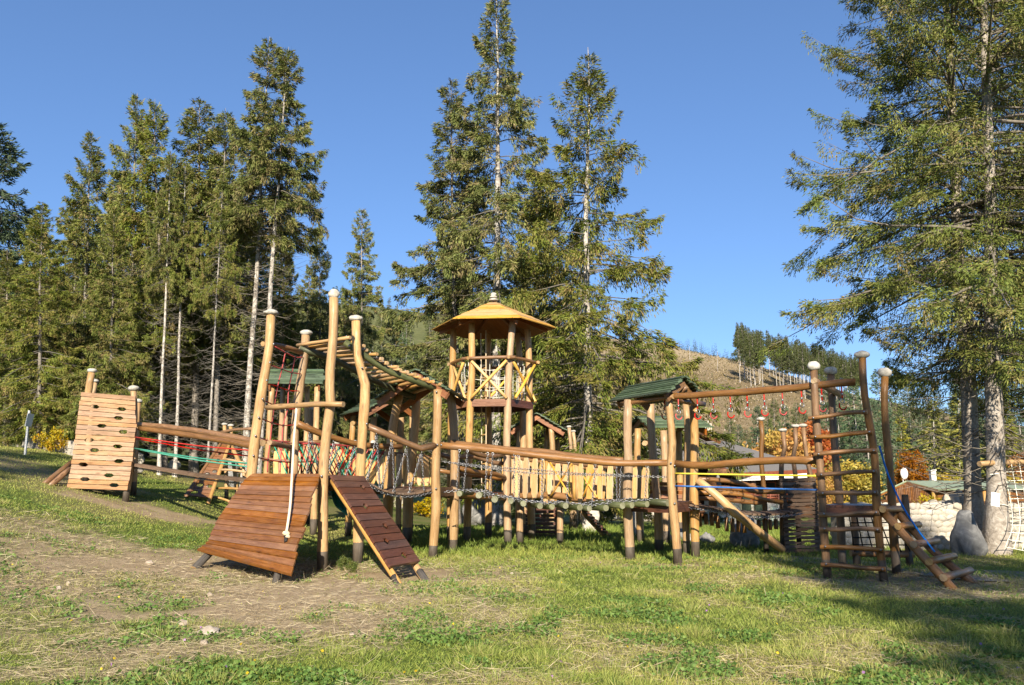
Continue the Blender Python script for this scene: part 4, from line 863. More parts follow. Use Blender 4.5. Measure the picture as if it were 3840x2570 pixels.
for k in range(14):
    c = hc2[5 + int(k * 2.2)] - Vector((0, .12, .16)); log('dangling_log', HBg, [c, c - Vector((0, 0, rnd.uniform(.2, .28)))], .042, 'rail_wood', 8)
    rope('hanger', HBg, [c + Vector((0, 0, .15)), c], .008, 'black_rope', 2, 4)
for pts in ([(2612, 1796), (2740, 1805), (2850, 1832), (2935, 1848)], [(2612, 1824), (2740, 1832), (2860, 1846), (2940, 1842)], [(2620, 1848), (2760, 1852), (2850, 1872), (2932, 1885)], [(2620, 1868), (2740, 1876), (2830, 1886), (2870, 1883)]):
    log('hand_rail', HBg, [P(x, y, 15.5 + i * .22) for i, (x, y) in enumerate(pts)], .045)
q = G(2945, 2076); q.z += .03
SL = thing('sloping_log', 'stout pale log sloping from hut post down to the grass', 'log', foot(q)); log('log', SL, [P(2616, 1800, 15.1), P(2700, 1870, 15.0), P(2770, 1935, 15.0), q], (.075, .085, .08), 'pale_log'); bolt(SL, P(2662, 1860, 14.9))
# ---------------------------------------------------------------- white net frame on the right edge
WN = thing('rope_net', 'white rope net hanging from a log bar beside the big spruce', 'rope net', foot(GX(3790, 16.2)))
log('top_bar', WN, [P(3672, 1740, 16.0), P(3760, 1735, 16.2), P(3990, 1726, 16.6)], .055, 'pale_log')
post(WN, [(3990, 1700), (3990, 2090)], 16.6, .08)
na = [P(3762, 1738, 16.2), P(3970, 1730, 16.5)]; nm = [P(3798, 1950, 15.8), P(3990, 1945, 16.1)]; nb = [P(3770, 2052, 15.4), P(3990, 2095, 15.6)]
for k in range(8):
    t_ = k / 7; rope('rope', WN, [lerp(*na, t_), lerp(*nm, t_), lerp(*nb, t_)], .008, 'white_rope', 10, 5)
for k in range(1, 11):
    t_ = k / 10; f = lambda i: (lerp(na[i], nm[i], t_ * 1.6) if t_ < .625 else lerp(nm[i], nb[i], (t_ - .625) / .375)); rope('rope', WN, [f(0), f(1)], .008, 'white_rope', 4, 5)
rope('stay_rope', WN, [P(3712, 1780, 16), P(3765, 1775, 16.1)], .01, 'white_rope', 2, 5); rope('stay_rope', WN, [P(3730, 1888, 16), P(3790, 1898, 16.0)], .01, 'white_rope', 2, 5)
# ================================================================ boulders and stone walls
for k, (px, py, w_, h_, mt, lb) in enumerate((
    (1795, 1970, 110, 110, 'grey_stone', 'large grey boulder at the foot of the tall centre spruce'),
    (1497, 1905, 62, 82, 'white_stone', 'pale standing slab beneath the plank walkway'),
    (2215, 1995, 60, 105, 'white_stone', 'tall pale standing stone behind the log steps'),
    (2375, 2010, 44, 120, 'white_stone', 'slim pale standing stone between the right hut posts'),
    (2318, 1948, 66, 40, 'grey_stone', 'rounded grey boulder on the lawn beyond the picket bridge'),
    (2262, 1942, 44, 36, 'grey_stone', 'small grey boulder beside the tall pale standing stone'),
    (2430, 1955, 50, 26, 'white_stone', 'low pale boulder behind the right hut'),
    (2470, 1950, 62, 42, 'white_stone', 'broad pale boulder behind the right hut'),
    (2500, 2035, 44, 34, 'grey_stone', 'low grey boulder at the shaded edge of the lawn'),
    (2555, 2028, 46, 44, 'grey_stone', 'squat grey boulder behind the right hut posts'),
    (2590, 2035, 40, 30, 'white_stone', 'pale boulder beside the squat grey boulder'),
    (2650, 2040, 50, 40, 'grey_stone', 'grey boulder under the hanging bridge'),
    (2800, 2052, 105, 110, 'grey_stone', 'wedge shaped grey boulder under the sloping log'),
    (3205, 2042, 44, 120, 'grey_stone', 'grey standing stone behind the black climbing net'),
    (3150, 2040, 60, 80, 'grey_stone', 'leaning grey stone behind the ladder tower'),
    (3632, 2084, 112, 158, 'grey_stone', 'big upright dark boulder leaning on the right spruce trunk'),
    (105, 1694, 24, 36, 'white_stone', 'small pointed stone beside the leaning signpost'),
    (516, 1745, 44, 46, 'white_stone', 'pale boulder behind the climbing wall'),
    (510, 1775, 46, 26, 'white_stone', 'flat pale boulder below the one behind the climbing wall'),
    (650, 1770, 42, 44, 'white_stone', 'pale pointed stone at the foot of a bare trunk'),
    (865, 1825, 52, 95, 'grey_stone', 'dark rounded stone behind the narrow plank ramp'),
    (200, 1692, 30, 24, 'white_stone', 'round stone lying on the low block wall'))):
    boulder('boulder', lb, px, py, w_, h_, mt, amp=.2 if px == 3636 else .3, freq=2.3 if px == 3636 else 1.5)
for px, py, w_, h_, lb in ((685, 2352, 46, 26, 'rounded pink grey stone half buried in the soil'), (785, 2385, 74, 32, 'flat pale stone lying in the near clover'), (765, 2420, 30, 18, 'small flat pale stone beside the larger flat one'),
                           (220, 2215, 18, 16, 'small white pebble on the dry soil'), (255, 2196, 14, 14, 'tiny white pebble beside another on the dry soil'), (1320, 2385, 22, 12, 'small grey stone in the near grass'), (895, 2455, 16, 14, 'small white stone among dry straw'), (560, 2118, 30, 14, 'flat stone on the bare soil left of the ramp'), (1920, 2155, 14, 8, 'small pale pebble at the soil edge'), (785, 2238, 22, 14, 'brown stone in the bare soil before the ramp')):
    boulder('pebble', lb, px, py, w_, h_, 'field_stone', amp=.2)['category'] = 'stone'
def stone_wall(name, label, A, B, h, size, th=.35, coping=True, seed=1, mat='white_stone', maxn=300):
    rg = random.Random(seed); A, B = Vector(A), Vector(B); d = B - A; d.z = 0; L = d.length; d = d.normalized(); n = Vector((d.y, -d.x, 0)); n = n if n.y < 0 else -n
    T = thing(name, label, 'wall', foot(mid(A, B)))
    c = mid(A, B); core_n = 24; V, Fs = [], []
    for k in range(core_n + 1):
        p = lerp(A, B, k / core_n); g = gz(p.x, p.y)
        for s, z in ((.02, -.1), (.02, h - .04), (-th, h - .04), (-th, -.1)): q = p + n * s; V.append((q.x, q.y, g + z))
    for k in range(core_n):
        for s in range(4): Fs.append((k * 4 + s, k * 4 + (s + 1) % 4, k * 4 + 4 + (s + 1) % 4, k * 4 + 4 + s))
    Fs += [(0, 1, 2, 3), tuple(core_n * 4 + s for s in (3, 2, 1, 0))]
    core = obj('wall_core', V, Fs, 'mortar', T)
    ms = []
    for k in range(6):
        V, F2 = sphere_geo((0, 0, 0), 1, 1, 1, 9, 6, .22, seed * 9 + k); V = [Vector((max(-.8, min(.8, v.x)) * 1.15, v.y, max(-.78, min(.78, v.z)) * 1.15)) for v in V]
        me = bpy.data.meshes.new('stone'); me.from_pydata([tuple(v) for v in V], [], F2); me.materials.append(MATS[mat]); me.polygons.foreach_set('use_smooth', [True] * len(me.polygons)); ms.append(me)
    z = 0; cnt = 0; ob = base_of(T)
    while z < h - size * .3 and cnt < maxn:
        rh = size * rg.uniform(.62, .95); x = rg.uniform(-.1, .1)
        while x < L and cnt < maxn:
            wd = size * rg.choice((.6, .8, 1.0, 1.3, 1.9)) * rg.uniform(.85, 1.15); p = A + d * (x + wd / 2)
            o = bpy.data.objects.new('stone', rg.choice(ms)); COL.objects.link(o); o.parent = core
            o.location = Vector((p.x, p.y, gz(p.x, p.y) + z + rh / 2)) - ob
            o.rotation_euler = (rg.uniform(-.12, .12), rg.uniform(-.45, .45), math.atan2(d.y, d.x) + rg.choice((0, math.pi)) + rg.uniform(-.1, .1))
            o.scale = (wd * .56, rg.uniform(.04, .06), rh * .6); x += wd; cnt += 1
        z += rh * .95
    return T
wa, wb_ = G(3150, 2062), Vector((12.6, 17.3, 0))
stone_wall('stone_wall', 'low cream rubble stone retaining wall beyond the big spruces', wa, wb_, .9, .165, seed=3)
for k, (px, w_, h_) in enumerate(((3340, 36, 22), (3375, 34, 20), (3448, 36, 22), (3490, 40, 24), (3520, 44, 40), (3548, 40, 34), (3570, 26, 64), (3598, 34, 70), (3618, 36, 80))):
    p = P(px, 1946 if px < 3500 else 1940, 17.6); r_ = w_ * 17.6 / F / 2
    V, Fs = sphere_geo((p.x, 17.75, gz(p.x, 17.6) + .84 + h_ * .0022), r_, .14, h_ * 17.6 / F * .45, 12, 8, .25, k)
    tagit(obj('coping_stone', V, Fs, 'white_stone', None, smooth=True, origin=(p.x, 17.75, gz(p.x, 17.6) + .95)), ('rounded boulder set on top of the cream stone wall' if h_ < 30 else 'upright boulder set on top of the cream stone wall'), 'boulder', 'boulders along the wall top' if h_ < 30 else 'upright boulders on the wall top')
# block wall on the bank
BW = thing('block_wall', 'low grey concrete block wall on the bank by the spruces', 'wall', foot(GX(190, 27)))
ba, bb_ = GX(70, 28), GX(300, 25.5)
core = beam('wall_core', BW, ba + Vector((0, .2, .2)), bb_ + Vector((0, .2, .2)), .2, .5, 'mortar')
for r_ in range(2):
    for k in range(6):
        t0, t1 = (k + r_ * .5) / 6.5, (k + 1 + r_ * .5) / 6.5; z = Vector((0, .1, .16 + r_ * .25)); beam('block', core, lerp(ba, bb_, t0) + z, lerp(ba, bb_, t1) - (bb_ - ba).normalized() * .02 + z, .14, .23, 'white_stone')
SG = thing('signpost', 'leaning white signpost with a blank board on the bank', 'sign', foot(GX(86, 23)))
beam('pole', SG, GX(84, 23) - Vector((0, 0, .1)), P(110, 1540, 23), .05, .05, 'plaster_white'); beam('board', SG, P(105, 1600, 22.95), P(116, 1552, 22.95), .3, .02, 'plaster_white', up=(1, 0, 0))
# ================================================================ chalet
CH = thing('chalet', 'dark timber chalet with grey hipped roof, stone chimney and stone terrace', 'house', foot(GX(2850, 55)))
gch = gz(17, 53)
def slab(name, parent, pts, th, mat):
    pts = [Vector(p) for p in pts]; nn = (pts[1] - pts[0]).cross(pts[2] - pts[0]).normalized(); nn = nn if nn.z > 0 else -nn
    V = pts + [p - nn * th for p in pts]; m_ = len(pts)
    return obj(name, V, [tuple(range(m_)), tuple(range(m_, 2 * m_))[::-1]] + [(i, (i + 1) % m_, m_ + (i + 1) % m_, m_ + i) for i in range(m_)], mat, parent)
A_, B_, C_, D_, E_ = P(2380, 1640, 61), P(2712, 1654, 60), P(3064, 1757, 53), P(2762, 1771, 50), P(2600, 1707, 54)
rfm = slab('roof', CH, [A_, B_, C_, D_, E_], .2, 'roof_shingle')
slab('hip', rfm, [B_, P(2960, 1740, 68), C_], .2, 'roof_shingle'); slab('rear_slope', rfm, [A_, B_, P(2960, 1740, 68), P(2350, 1735, 70)], .2, 'roof_shingle')
slab('left_slope', rfm, [A_, E_, P(2440, 1765, 52), P(2300, 1740, 58)], .2, 'roof_shingle')
beam('fascia', rfm, D_ - Vector((0, .1, .18)), C_ - Vector((0, .1, .18)), .08, .26, 'red_rail'); beam('fascia', rfm, E_ - Vector((0, .1, .15)), D_ - Vector((0, .1, .18)), .08, .22, 'red_rail'); beam('fascia', rfm, P(2655, 1764, 50), P(2762, 1774, 50), .08, .35, 'cabin_board')
c0, c1_ = P(2480, 1800, 57), P(3030, 1800, 57)
V, Fs = box_geo(((c0.x + c1_.x) / 2, 60.5, gch + 1.75), ((c1_.x - c0.x) / 2, 0, 0), (0, 3.5, 0), (0, 0, 1.75)); wl_ = obj('wall', V, Fs, 'brown_log_wall', CH)
for k in range(14):
    z = gch + .15 + k * .25; log('wall_log', wl_, [(c0.x - .1, 56.95, z), (c1_.x + .1, 56.95, z)], .125, 'brown_log_wall', 6, 0, 2, 'brown_log_wall')
for k, px in enumerate((2690, 2760, 2880, 2960)):
    q = P(px, 1800, 56.8); V, Fs = box_geo((q.x, 56.85, gch + 1.9), (.55, 0, 0), (0, .06, 0), (0, 0, .6)); wn = obj('window', V, Fs, 'red_rail', CH); V, Fs = box_geo((q.x, 56.79, gch + 1.9), (.47, 0, 0), (0, .02, 0), (0, 0, .52)); obj('pane', V, Fs, 'soot_dark', wn)
q = P(2655, 1600, 60); chm = beam('chimney', CH, (q.x, 60.5, P(2655, 1660, 60).z), (q.x, 60.5, P(2655, 1588, 60).z), .62, .8, 'white_stone', up=(0, 1, 0)); stone('chimney_top', chm, (q.x, 60.5, P(2655, 1583, 60).z), .3, .3, .16, 'white_stone')
slab('dormer_roof', CH, [P(2625, 1612, 57), P(2640, 1622, 55), P(2705, 1655, 56), P(2690, 1646, 58)], .25, 'cabin_board'); slab('dormer_gable', CH, [P(2560, 1640, 56.5), P(2628, 1618, 56.5), P(2690, 1652, 56.8), P(2560, 1660, 56.5)], .1, 'brown_log_wall')
# terrace
ta, tb_ = P(2700, 1900, 50), P(2950, 1900, 50); tz = P(2800, 1880, 50).z
m, t, b = newmat('rubble_wall', .9, .1)
tc = t.nodes.new('ShaderNodeTexCoord'); vo = N(t, 'ShaderNodeTexVoronoi', Scale=3.2); vo.feature = 'DISTANCE_TO_EDGE'; t.links.new(tc.outputs['Object'], vo.inputs['Vector']); v2 = N(t, 'ShaderNodeTexVoronoi', Scale=3.2); t.links.new(tc.outputs['Object'], v2.inputs['Vector'])
rc = ramp(t, vo.outputs[0], [(.0, (.22, .2, .16)), (.06, (.55, .5, .41))]); t.links.new(mixc(t, .25, rc, v2.outputs['Color'], 'SOFT_LIGHT'), b.inputs['Base Color']); bump(t, b, vo.outputs[0], .8, .05)
V, Fs = box_geo(((ta.x + tb_.x) / 2, 52, (gch - .5 + tz) / 2), ((tb_.x - ta.x) / 2, 0, 0), (0, 2, 0), (0, 0, (tz - gch + .5) / 2)); ter = obj('terrace', V, Fs, 'rubble_wall', CH)
for px in (2800, 2845): q = P(px, 1890, 49.8); beam('ivy_column', ter, (q.x, 49.85, gch - .2), (q.x, 49.85, P(px, 1862, 50).z), .5, .3, 'green_board', up=(0, 1, 0))
for px in (2670, 2818): q = P(px, 1800, 51); log('column', CH, [(q.x, 51, gch - .3), (q.x, 51, P(px, 1770, 51).z)], .28, 'cabin_board', 10, .05, 3)
for y_ in (1847, 1856, 1865, 1873): beam('terrace_rail', ter, P(2702, y_ + 4, 50.05), P(2950, y_, 50.05), .06, .09, 'red_rail')
for px in range(2702, 2951, 31): beam('rail_post', ter, P(px, 1882, 50.0), P(px, 1843, 50.0), .08, .1, 'red_rail', up=(0, 1, 0))
for px in (2712, 2738, 2763): 
    c = P(px, 1846, 51.5); ch_ = beam('terrace_chair', CH, c - Vector((.16, 0, 0)), c + Vector((.16, 0, 0)), .04, .42, 'wall_plank'); beam('chair_seat', ch_, c + Vector((-.16, -.2, -.2)), c + Vector((.16, -.2, -.2)), .4, .05, 'wall_plank')
for k, (xa, xb, ya, yb) in enumerate(((2764, 2858, 1796, 1793), (2870, 2926, 1792, 1790), (2941, 2980, 1789, 1787), (2991, 3026, 1786, 1783))):
    bn = beam('banner', CH, P(xa, ya, 50.4), P(xb, yb, 50.4), .03, .27, 'paper')
    if k < 2:
        cu = bpy.data.curves.new('lettering', 'FONT'); cu.body = 'Hotel Partizán'; cu.size = .2; cu.extrude = .004; cu.align_x = 'CENTER'; cu.align_y = 'CENTER'
        tmp = bpy.data.objects.new('tmp', cu); COL.objects.link(tmp); me = bpy.data.meshes.new_from_object(tmp); bpy.data.objects.remove(tmp)
        me.materials.append(MATS['grey_stone']); o = bpy.data.objects.new('lettering', me); COL.objects.link(o); o.parent = bn
        o['kind'] = 'stuff'; o.rotation_euler = (R(90), 0, 0); o.scale = (.8, .8, .8) if k else (1, .8, .8); o.location = mid(P(xa, ya, 50.37), P(xb, yb, 50.37)) - base_of(CH) + Vector((0, -.03, 0))
UM = thing('closed_parasol', 'folded grey parasol standing on the chalet terrace', 'parasol', foot(P(2692, 1880, 51.5)))
q = P(2692, 1772, 51.5); g_ = gz(q.x, q.y); rope('pole', UM, [(q.x, q.y, g_), (q.x, q.y, q.z)], .03, 'steel', 2); log('canopy', UM, [(q.x, q.y, q.z - 1.7), (q.x, q.y, q.z - .5), (q.x, q.y, q.z)], (.22, .2, .03), 'grey_cloth' if 'grey_cloth' in MATS else 'grey_stone', 10, .2)
# ================================================================ cabin with the green roof
CB = thing('cabin', 'low brown log cabin with pale green metal roof and satellite dish', 'cabin', foot(GX(3450, 60)))
gcb = gz(31, 60); pk_, el, er = P(3394, 1803, 58), P(3296, 1848, 58), P(3512, 1834, 56)
rdir = Vector((9, 2.5, 0))
V = [Vector((el.x + .5, 58.05, gcb - .3)), Vector((er.x - .3, 56.3, gcb - .3)), er + Vector((-.3, .15, -.1)), pk_ + Vector((0, .15, -.15)), el + Vector((.5, .15, -.15))]; V2 = [v + rdir for v in V]
cbw = obj('wall', V + V2, [(0, 1, 2, 3, 4), (9, 8, 7, 6, 5)] + [(i, 5 + i, 5 + (i + 1) % 5, (i + 1) % 5) for i in range(5)], 'cabin_board', CB)
for k in range(26):
    t_ = (k + .5) / 26; q = lerp(V[0], V[1], t_); tp = lerp(lerp(el, pk_, t_ / .46), pk_, 0) if t_ < .46 else lerp(pk_, er, (t_ - .46) / .54)
    beam('gable_board', cbw, (q.x, q.y - .05, gcb + .95), (q.x, q.y - .05, tp.z - .25), .2, .03, 'cabin_board', up=(0, 1, 0))
for k in range(5): log('wall_log', cbw, [V[0] + Vector((0, -.06, .15 + k * .24)), V[1] + Vector((0, -.06, .15 + k * .24))], .13, 'brown_log_wall', 6, 0, 2, 'brown_log_wall')
o_ = Vector((-.2, -.5, 0))
cr1 = slab('roof', CB, [pk_ + o_, er + o_, er + rdir, pk_ + rdir], .1, 'green_metal_roof'); slab('roof_slope', cr1, [pk_ + o_, el + o_, el + rdir, pk_ + rdir], .1, 'green_metal_roof')
beam('fascia', cr1, pk_ + o_ - Vector((0, 0, .15)), er + o_ - Vector((0, 0, .15)), .06, .2, 'cabin_board'); beam('fascia', cr1, pk_ + o_ - Vector((0, 0, .15)), el + o_ - Vector((0, 0, .15)), .06, .2, 'cabin_board')
for k in range(5): q = er + rdir * (k / 4.2) + Vector((-.3, -.1, -.15)); log('porch_post', CB, [(q.x, q.y, gcb - .3), q], .12, 'pale_log', 8, .1, 2)
q = P(3498, 1790, 60); chm = beam('chimney', CB, (q.x, 60, P(3498, 1830, 60).z), (q.x, 60, P(3498, 1768, 60).z), .36, .36, 'plaster_white', up=(0, 1, 0)); beam('chimney_cap', chm, (q.x, 60, P(3498, 1767, 60).z), (q.x, 60, P(3498, 1762, 60).z), .44, .44, 'plaster_white', up=(0, 1, 0))
q = P(3388, 1818, 57.6); rope('dish_pole', CB, [(q.x, q.y, q.z), (q.x, q.y, P(3388, 1782, 57.6).z)], .03, 'plaster_white', 2)
V, Fs = sphere_geo((0, 0, 0), .28, .06, .42, 14, 8, 0); q2 = P(3391, 1776, 57.5); obj('satellite_dish', [v + q2 for v in V], Fs, 'plaster_white', CB, smooth=True)
LF = thing('log_fence', 'low weathered log fence in front of the green roofed cabin', 'fence', foot(GX(3500, 46)))
for y_ in (1884, 1893): log('rail', LF, [P(3290, y_ - 4, 46), P(3450, y_ + 2, 45), P(3640, y_ + 2, 44), P(3860, y_ + 3, 44)], .09, 'brown_log_wall')
for px in range(3310, 3860, 90): q = GX(px, 45.2); log('post', LF, [q, P(px, 1882, 45.2)], .08, 'brown_log_wall', 8)
PP = thing('plank_screen', 'weathered brown plank screen behind the cream stone wall', 'fence', foot(GX(3800, 30)))
q = beam('frame', PP, P(3735, 1930, 30.1), P(4010, 1930, 30.1), .05, .1, 'grey_plank'); planks(q, [P(3730, 1888, 30), P(3730, 1945, 30)], [P(4010, 1890, 30), P(4010, 1950, 30)], 5, .03, 'grey_plank', up=(0, -1, 0))
# ================================================================ trees
def mesh_np(name, V, Q, mat, cols=None, smooth=False):
    me = bpy.data.meshes.new(name); n, f = len(V), len(Q); k = Q.shape[1]
    me.vertices.add(n); me.vertices.foreach_set('co', V.astype(np.float32).ravel())
    me.loops.add(f * k); me.loops.foreach_set('vertex_index', Q.astype(np.int32).ravel())
    me.polygons.add(f); me.polygons.foreach_set('loop_start', np.arange(0, f * k, k, dtype=np.int32))
    if smooth: me.polygons.foreach_set('use_smooth', np.ones(f, dtype=bool))
    me.materials.append(MATS[mat])
    if cols is not None:
        a = me.color_attributes.new('Col', 'FLOAT_COLOR', 'POINT'); c = np.ones((n, 4), dtype=np.float32); c[:, :3] = cols; a.data.foreach_set('color', c.ravel())
    me.update(calc_edges=True); return me
def norm(a): return a / np.maximum(np.linalg.norm(a, axis=-1, keepdims=True), 1e-9)
def blades(pos, d, length, width, rg):
    """four-cornered leaf blades: position, direction, length, width arrays -> verts, quads"""
    d = norm(d); r = norm(rg.normal(size=d.shape)); s = norm(np.cross(d, r))
    L = length[:, None]; W = width[:, None] / 2
    V = np.stack([pos, pos + d * L * .45 + s * W, pos + d * L, pos + d * L * .45 - s * W], 1).reshape(-1, 3)
    return V, np.arange(len(pos) * 4).reshape(-1, 4)
def tubes_np(paths, r0, r1, sides=4):
    """many thin limbs at once: paths (n, k, 3)"""
    n, k, _ = paths.shape; T = norm(np.gradient(paths, axis=1)); ref = np.array([.31, .2, .93]); U = norm(np.cross(T, ref)); W = np.cross(T, U)
    f = np.linspace(0, 1, k)[None, :, None]; rad = r0[:, None, None] * (1 - f) + r1[:, None, None] * f
    a = np.arange(sides) * 2 * np.pi / sides
    V = paths[:, :, None, :] + rad[..., None] * (U[:, :, None, :] * np.cos(a)[None, None, :, None] + W[:, :, None, :] * np.sin(a)[None, None, :, None])
    i, j, s = np.meshgrid(np.arange(n), np.arange(k - 1), np.arange(sides), indexing='ij'); s2 = (s + 1) % sides
    idx = lambda jj, ss: (i * k + jj) * sides + ss
    Q = np.stack([idx(j, s), idx(j, s2), idx(j + 1, s2), idx(j + 1, s)], -1).reshape(-1, 4)
    return V.reshape(-1, 3), Q
PAL_SPRUCE = np.array([(.075, .10, .022), (.105, .135, .028), (.145, .17, .036), (.185, .19, .045), (.21, .185, .06), (.22, .16, .075)])
PAL_FIR = np.array([(.03, .055, .028), (.04, .07, .034), (.055, .088, .04), (.07, .10, .045), (.06, .085, .05), (.09, .10, .05)])
def spruce_mesh(key, H=20.0, cb=5.0, Rm=2.8, n=36000, seed=1, pal=PAL_SPRUCE, hang=.8, spread=1.0, shape=.8, tr=.17, blade=(.10, .22, .024, .044), dead=60, bark='bark_pale', gaps=.12, up=.0, smin=.04):
    rg = np.random.default_rng(seed)
    # trunk
    k = 14; z = np.linspace(-.2, H, k); wob = np.cumsum(rg.normal(0, .035, (k, 2)), 0) * np.linspace(.2, 1, k)[:, None]; wob -= wob[0]
    trunk = np.concatenate([wob, z[:, None]], 1); fl = 1 + .55 * np.exp(-np.maximum(z, 0) / .35)
    a = np.arange(10) * 2 * np.pi / 10; rad = tr * np.clip(1 - z / (H * 1.02), .03, 1) ** .85 * fl
    V = trunk[:, None, :] + np.stack([np.cos(a)[None] * rad[:, None], np.sin(a)[None] * rad[:, None], np.zeros((k, 10))], -1) * (1 + .08 * rg.normal(size=(k, 10, 1)))
    i, s = np.meshgrid(np.arange(k - 1), np.arange(10), indexing='ij'); s2 = (s + 1) % 10
    Q = np.stack([i * 10 + s, i * 10 + s2, (i + 1) * 10 + s2, (i + 1) * 10 + s], -1).reshape(-1, 4)
    mt = mesh_np('trunk', V.reshape(-1, 3), Q, bark, smooth=True)
    # limbs in loose whorls
    hs = []; h = cb
    while h < H - .25:
        f = (h - cb) / (H - cb)
        for _ in range(rg.integers(4, 7)): hs.append(h + rg.uniform(-.15, .15))
        h += rg.uniform(.32, .5) * (1.1 - .45 * f)
    hs = np.array(hs); hs = hs[rg.random(len(hs)) > gaps]; nb = len(hs)
    f = np.clip((hs - cb) / (H - cb), 0, 1); az = rg.uniform(0, 2 * np.pi, nb)
    prof = (1 - f) ** shape * np.clip(.55 + f * 3.5, 0, 1)
    lump = 1 + .13 * np.sin(az * 2 + rg.uniform(0, 6)) * np.sin(hs * .9 + rg.uniform(0, 6))
    L = (Rm * prof * lump * rg.uniform(.72, 1.14, nb) + .06) * spread
    slope = np.where(f > .75, .75, np.where(f > .4, .25, -.12)) + rg.normal(0, .12, nb) + up
    sag = np.where(f > .75, .25, .55) * rg.uniform(.5, 1.3, nb); tip = .35 * rg.uniform(.4, 1.2, nb)
    out = np.stack([np.cos(az), np.sin(az), np.zeros(nb)], 1); lat = np.stack([-np.sin(az), np.cos(az), np.zeros(nb)], 1)
    bx = np.stack([np.interp(hs, z, trunk[:, 0]), np.interp(hs, z, trunk[:, 1]), hs], 1)
    def pos(i, s): return bx[i] + out[i] * (L[i] * s)[:, None] + np.stack([np.zeros_like(s), np.zeros_like(s), L[i] * (slope[i] * s - sag[i] * s ** 2 + tip[i] * s ** 4)], 1)
    ss = np.linspace(0, 1, 6); pa = np.stack([pos(np.arange(nb), np.full(nb, q)) for q in ss], 1)
    V1, Q1 = tubes_np(pa, .012 + .009 * L, np.full(nb, .005))
    # dead twigs below the crown
    if dead:
        dh = rg.uniform(min(1.2, cb * .3), cb + (H - cb) * .3, dead); da = rg.uniform(0, 2 * np.pi, dead); dl = rg.uniform(.5, 1.0, dead) * min(2.2, Rm)
        o2 = np.stack([np.cos(da), np.sin(da)], 1); q = np.linspace(0, 1, 6); pd = np.zeros((dead, 6, 3)); b2 = np.stack([np.interp(dh, z, trunk[:, 0]), np.interp(dh, z, trunk[:, 1])], 1)
        sg_ = rg.uniform(-.5, .1, dead); pd[:, :, :2] = b2[:, None] + o2[:, None] * (dl[:, None, None] * q[None, :, None]); pd[:, :, 2] = dh[:, None] + dl[:, None] * (sg_[:, None] * q + .3 * q ** 3) + rg.normal(0, .03, (dead, 6))
        V2, Q2 = tubes_np(pd, np.full(dead, .013), np.full(dead, .004), 3)
        # forks
        nf = dead * 2; i = rg.integers(0, dead, nf); st = pd[i, rg.integers(2, 5, nf)]; an = da[i] + rg.choice([-1, 1], nf) * rg.uniform(.4, .9, nf); ln = rg.uniform(.2, .6, nf); pf = np.zeros((nf, 4, 3)); q = np.linspace(0, 1, 4)
        pf[:, :, 0] = st[:, None, 0] + np.cos(an)[:, None] * ln[:, None] * q; pf[:, :, 1] = st[:, None, 1] + np.sin(an)[:, None] * ln[:, None] * q; pf[:, :, 2] = st[:, None, 2] - ln[:, None] * .3 * q
        V3, Q3 = tubes_np(pf, np.full(nf, .007), np.full(nf, .003), 3)
        Q2 = np.concatenate([Q2, Q3 + len(V2)]); V2 = np.concatenate([V2, V3]); Q1 = np.concatenate([Q1, Q2 + len(V1)]); V1 = np.concatenate([V1, V2])
    mb = mesh_np('branches', V1, Q1, 'twig_grey')
    # foliage: twigs to both sides of each limb, with sprays hanging from them
    wgt = L ** 1.35 + .05; i = rg.choice(nb, n, p=wgt / wgt.sum())
    # sprays gather on a limited number of side twigs so that clumps and gaps form
    tw = rg.integers(0, 14, n); hsh = np.random.default_rng(seed + 5); sidet = hsh.uniform(smin, 1.0, (nb, 14)); sidet[:, 0] = 1.03; sidet[:, 1] = .95; sgn = hsh.choice([-1, 1], (nb, 14)); hngt = hsh.random((nb, 14))
    s = np.clip(sidet[i, tw] ** .85 + rg.normal(0, .035, n), .05, 1.04)
    wl = .30 * L[i] * (1.08 - s) + .07; l = sgn[i, tw] * wl * rg.random(n) ** .8
    hg = hang * hngt[i, tw] ** 1.6 * np.clip(L[i] / 2.0, .2, 1) * rg.random(n) ** 1.0
    p = pos(i, s) + lat[i] * l[:, None] + out[i] * (np.abs(l) * .45)[:, None]
    p[:, 2] -= np.abs(l) * .22 + hg
    p += rg.normal(0, .03, (n, 3))
    dn = np.clip(hg / .35, 0, 1)
    d = out[i] * (rg.uniform(.3, 1, n) * (1 - .75 * dn))[:, None] + lat[i] * (np.sign(l) * rg.uniform(.1, .9, n) * (1 - .7 * dn))[:, None] + rg.normal(0, .25, (n, 3)); d[:, 2] += -.25 - .9 * dn + .45 * (f[i] > .8)
    Vb, Qb = blades(p, d, rg.uniform(blade[0], blade[1], n), rg.uniform(blade[2], blade[3], n), rg)
    tone = hsh.random((nb, 14)); tn = np.clip(tone[i, tw] * .75 + rg.random(n) * .35 + .12 * dn - .05, 0, .999)
    fi = tn * (len(pal) - 1); k0 = fi.astype(int); c = pal[k0] * (1 - (fi - k0))[:, None] + pal[np.minimum(k0 + 1, len(pal) - 1)] * (fi - k0)[:, None]
    c = c * rg.uniform(.75, 1.25, n)[:, None]
    mc = mesh_np('crown', Vb, Qb, 'needles', np.repeat(c, 4, 0))
    return dict(H=H, parts=(('trunk', mt), ('branches', mb), ('crown', mc)))
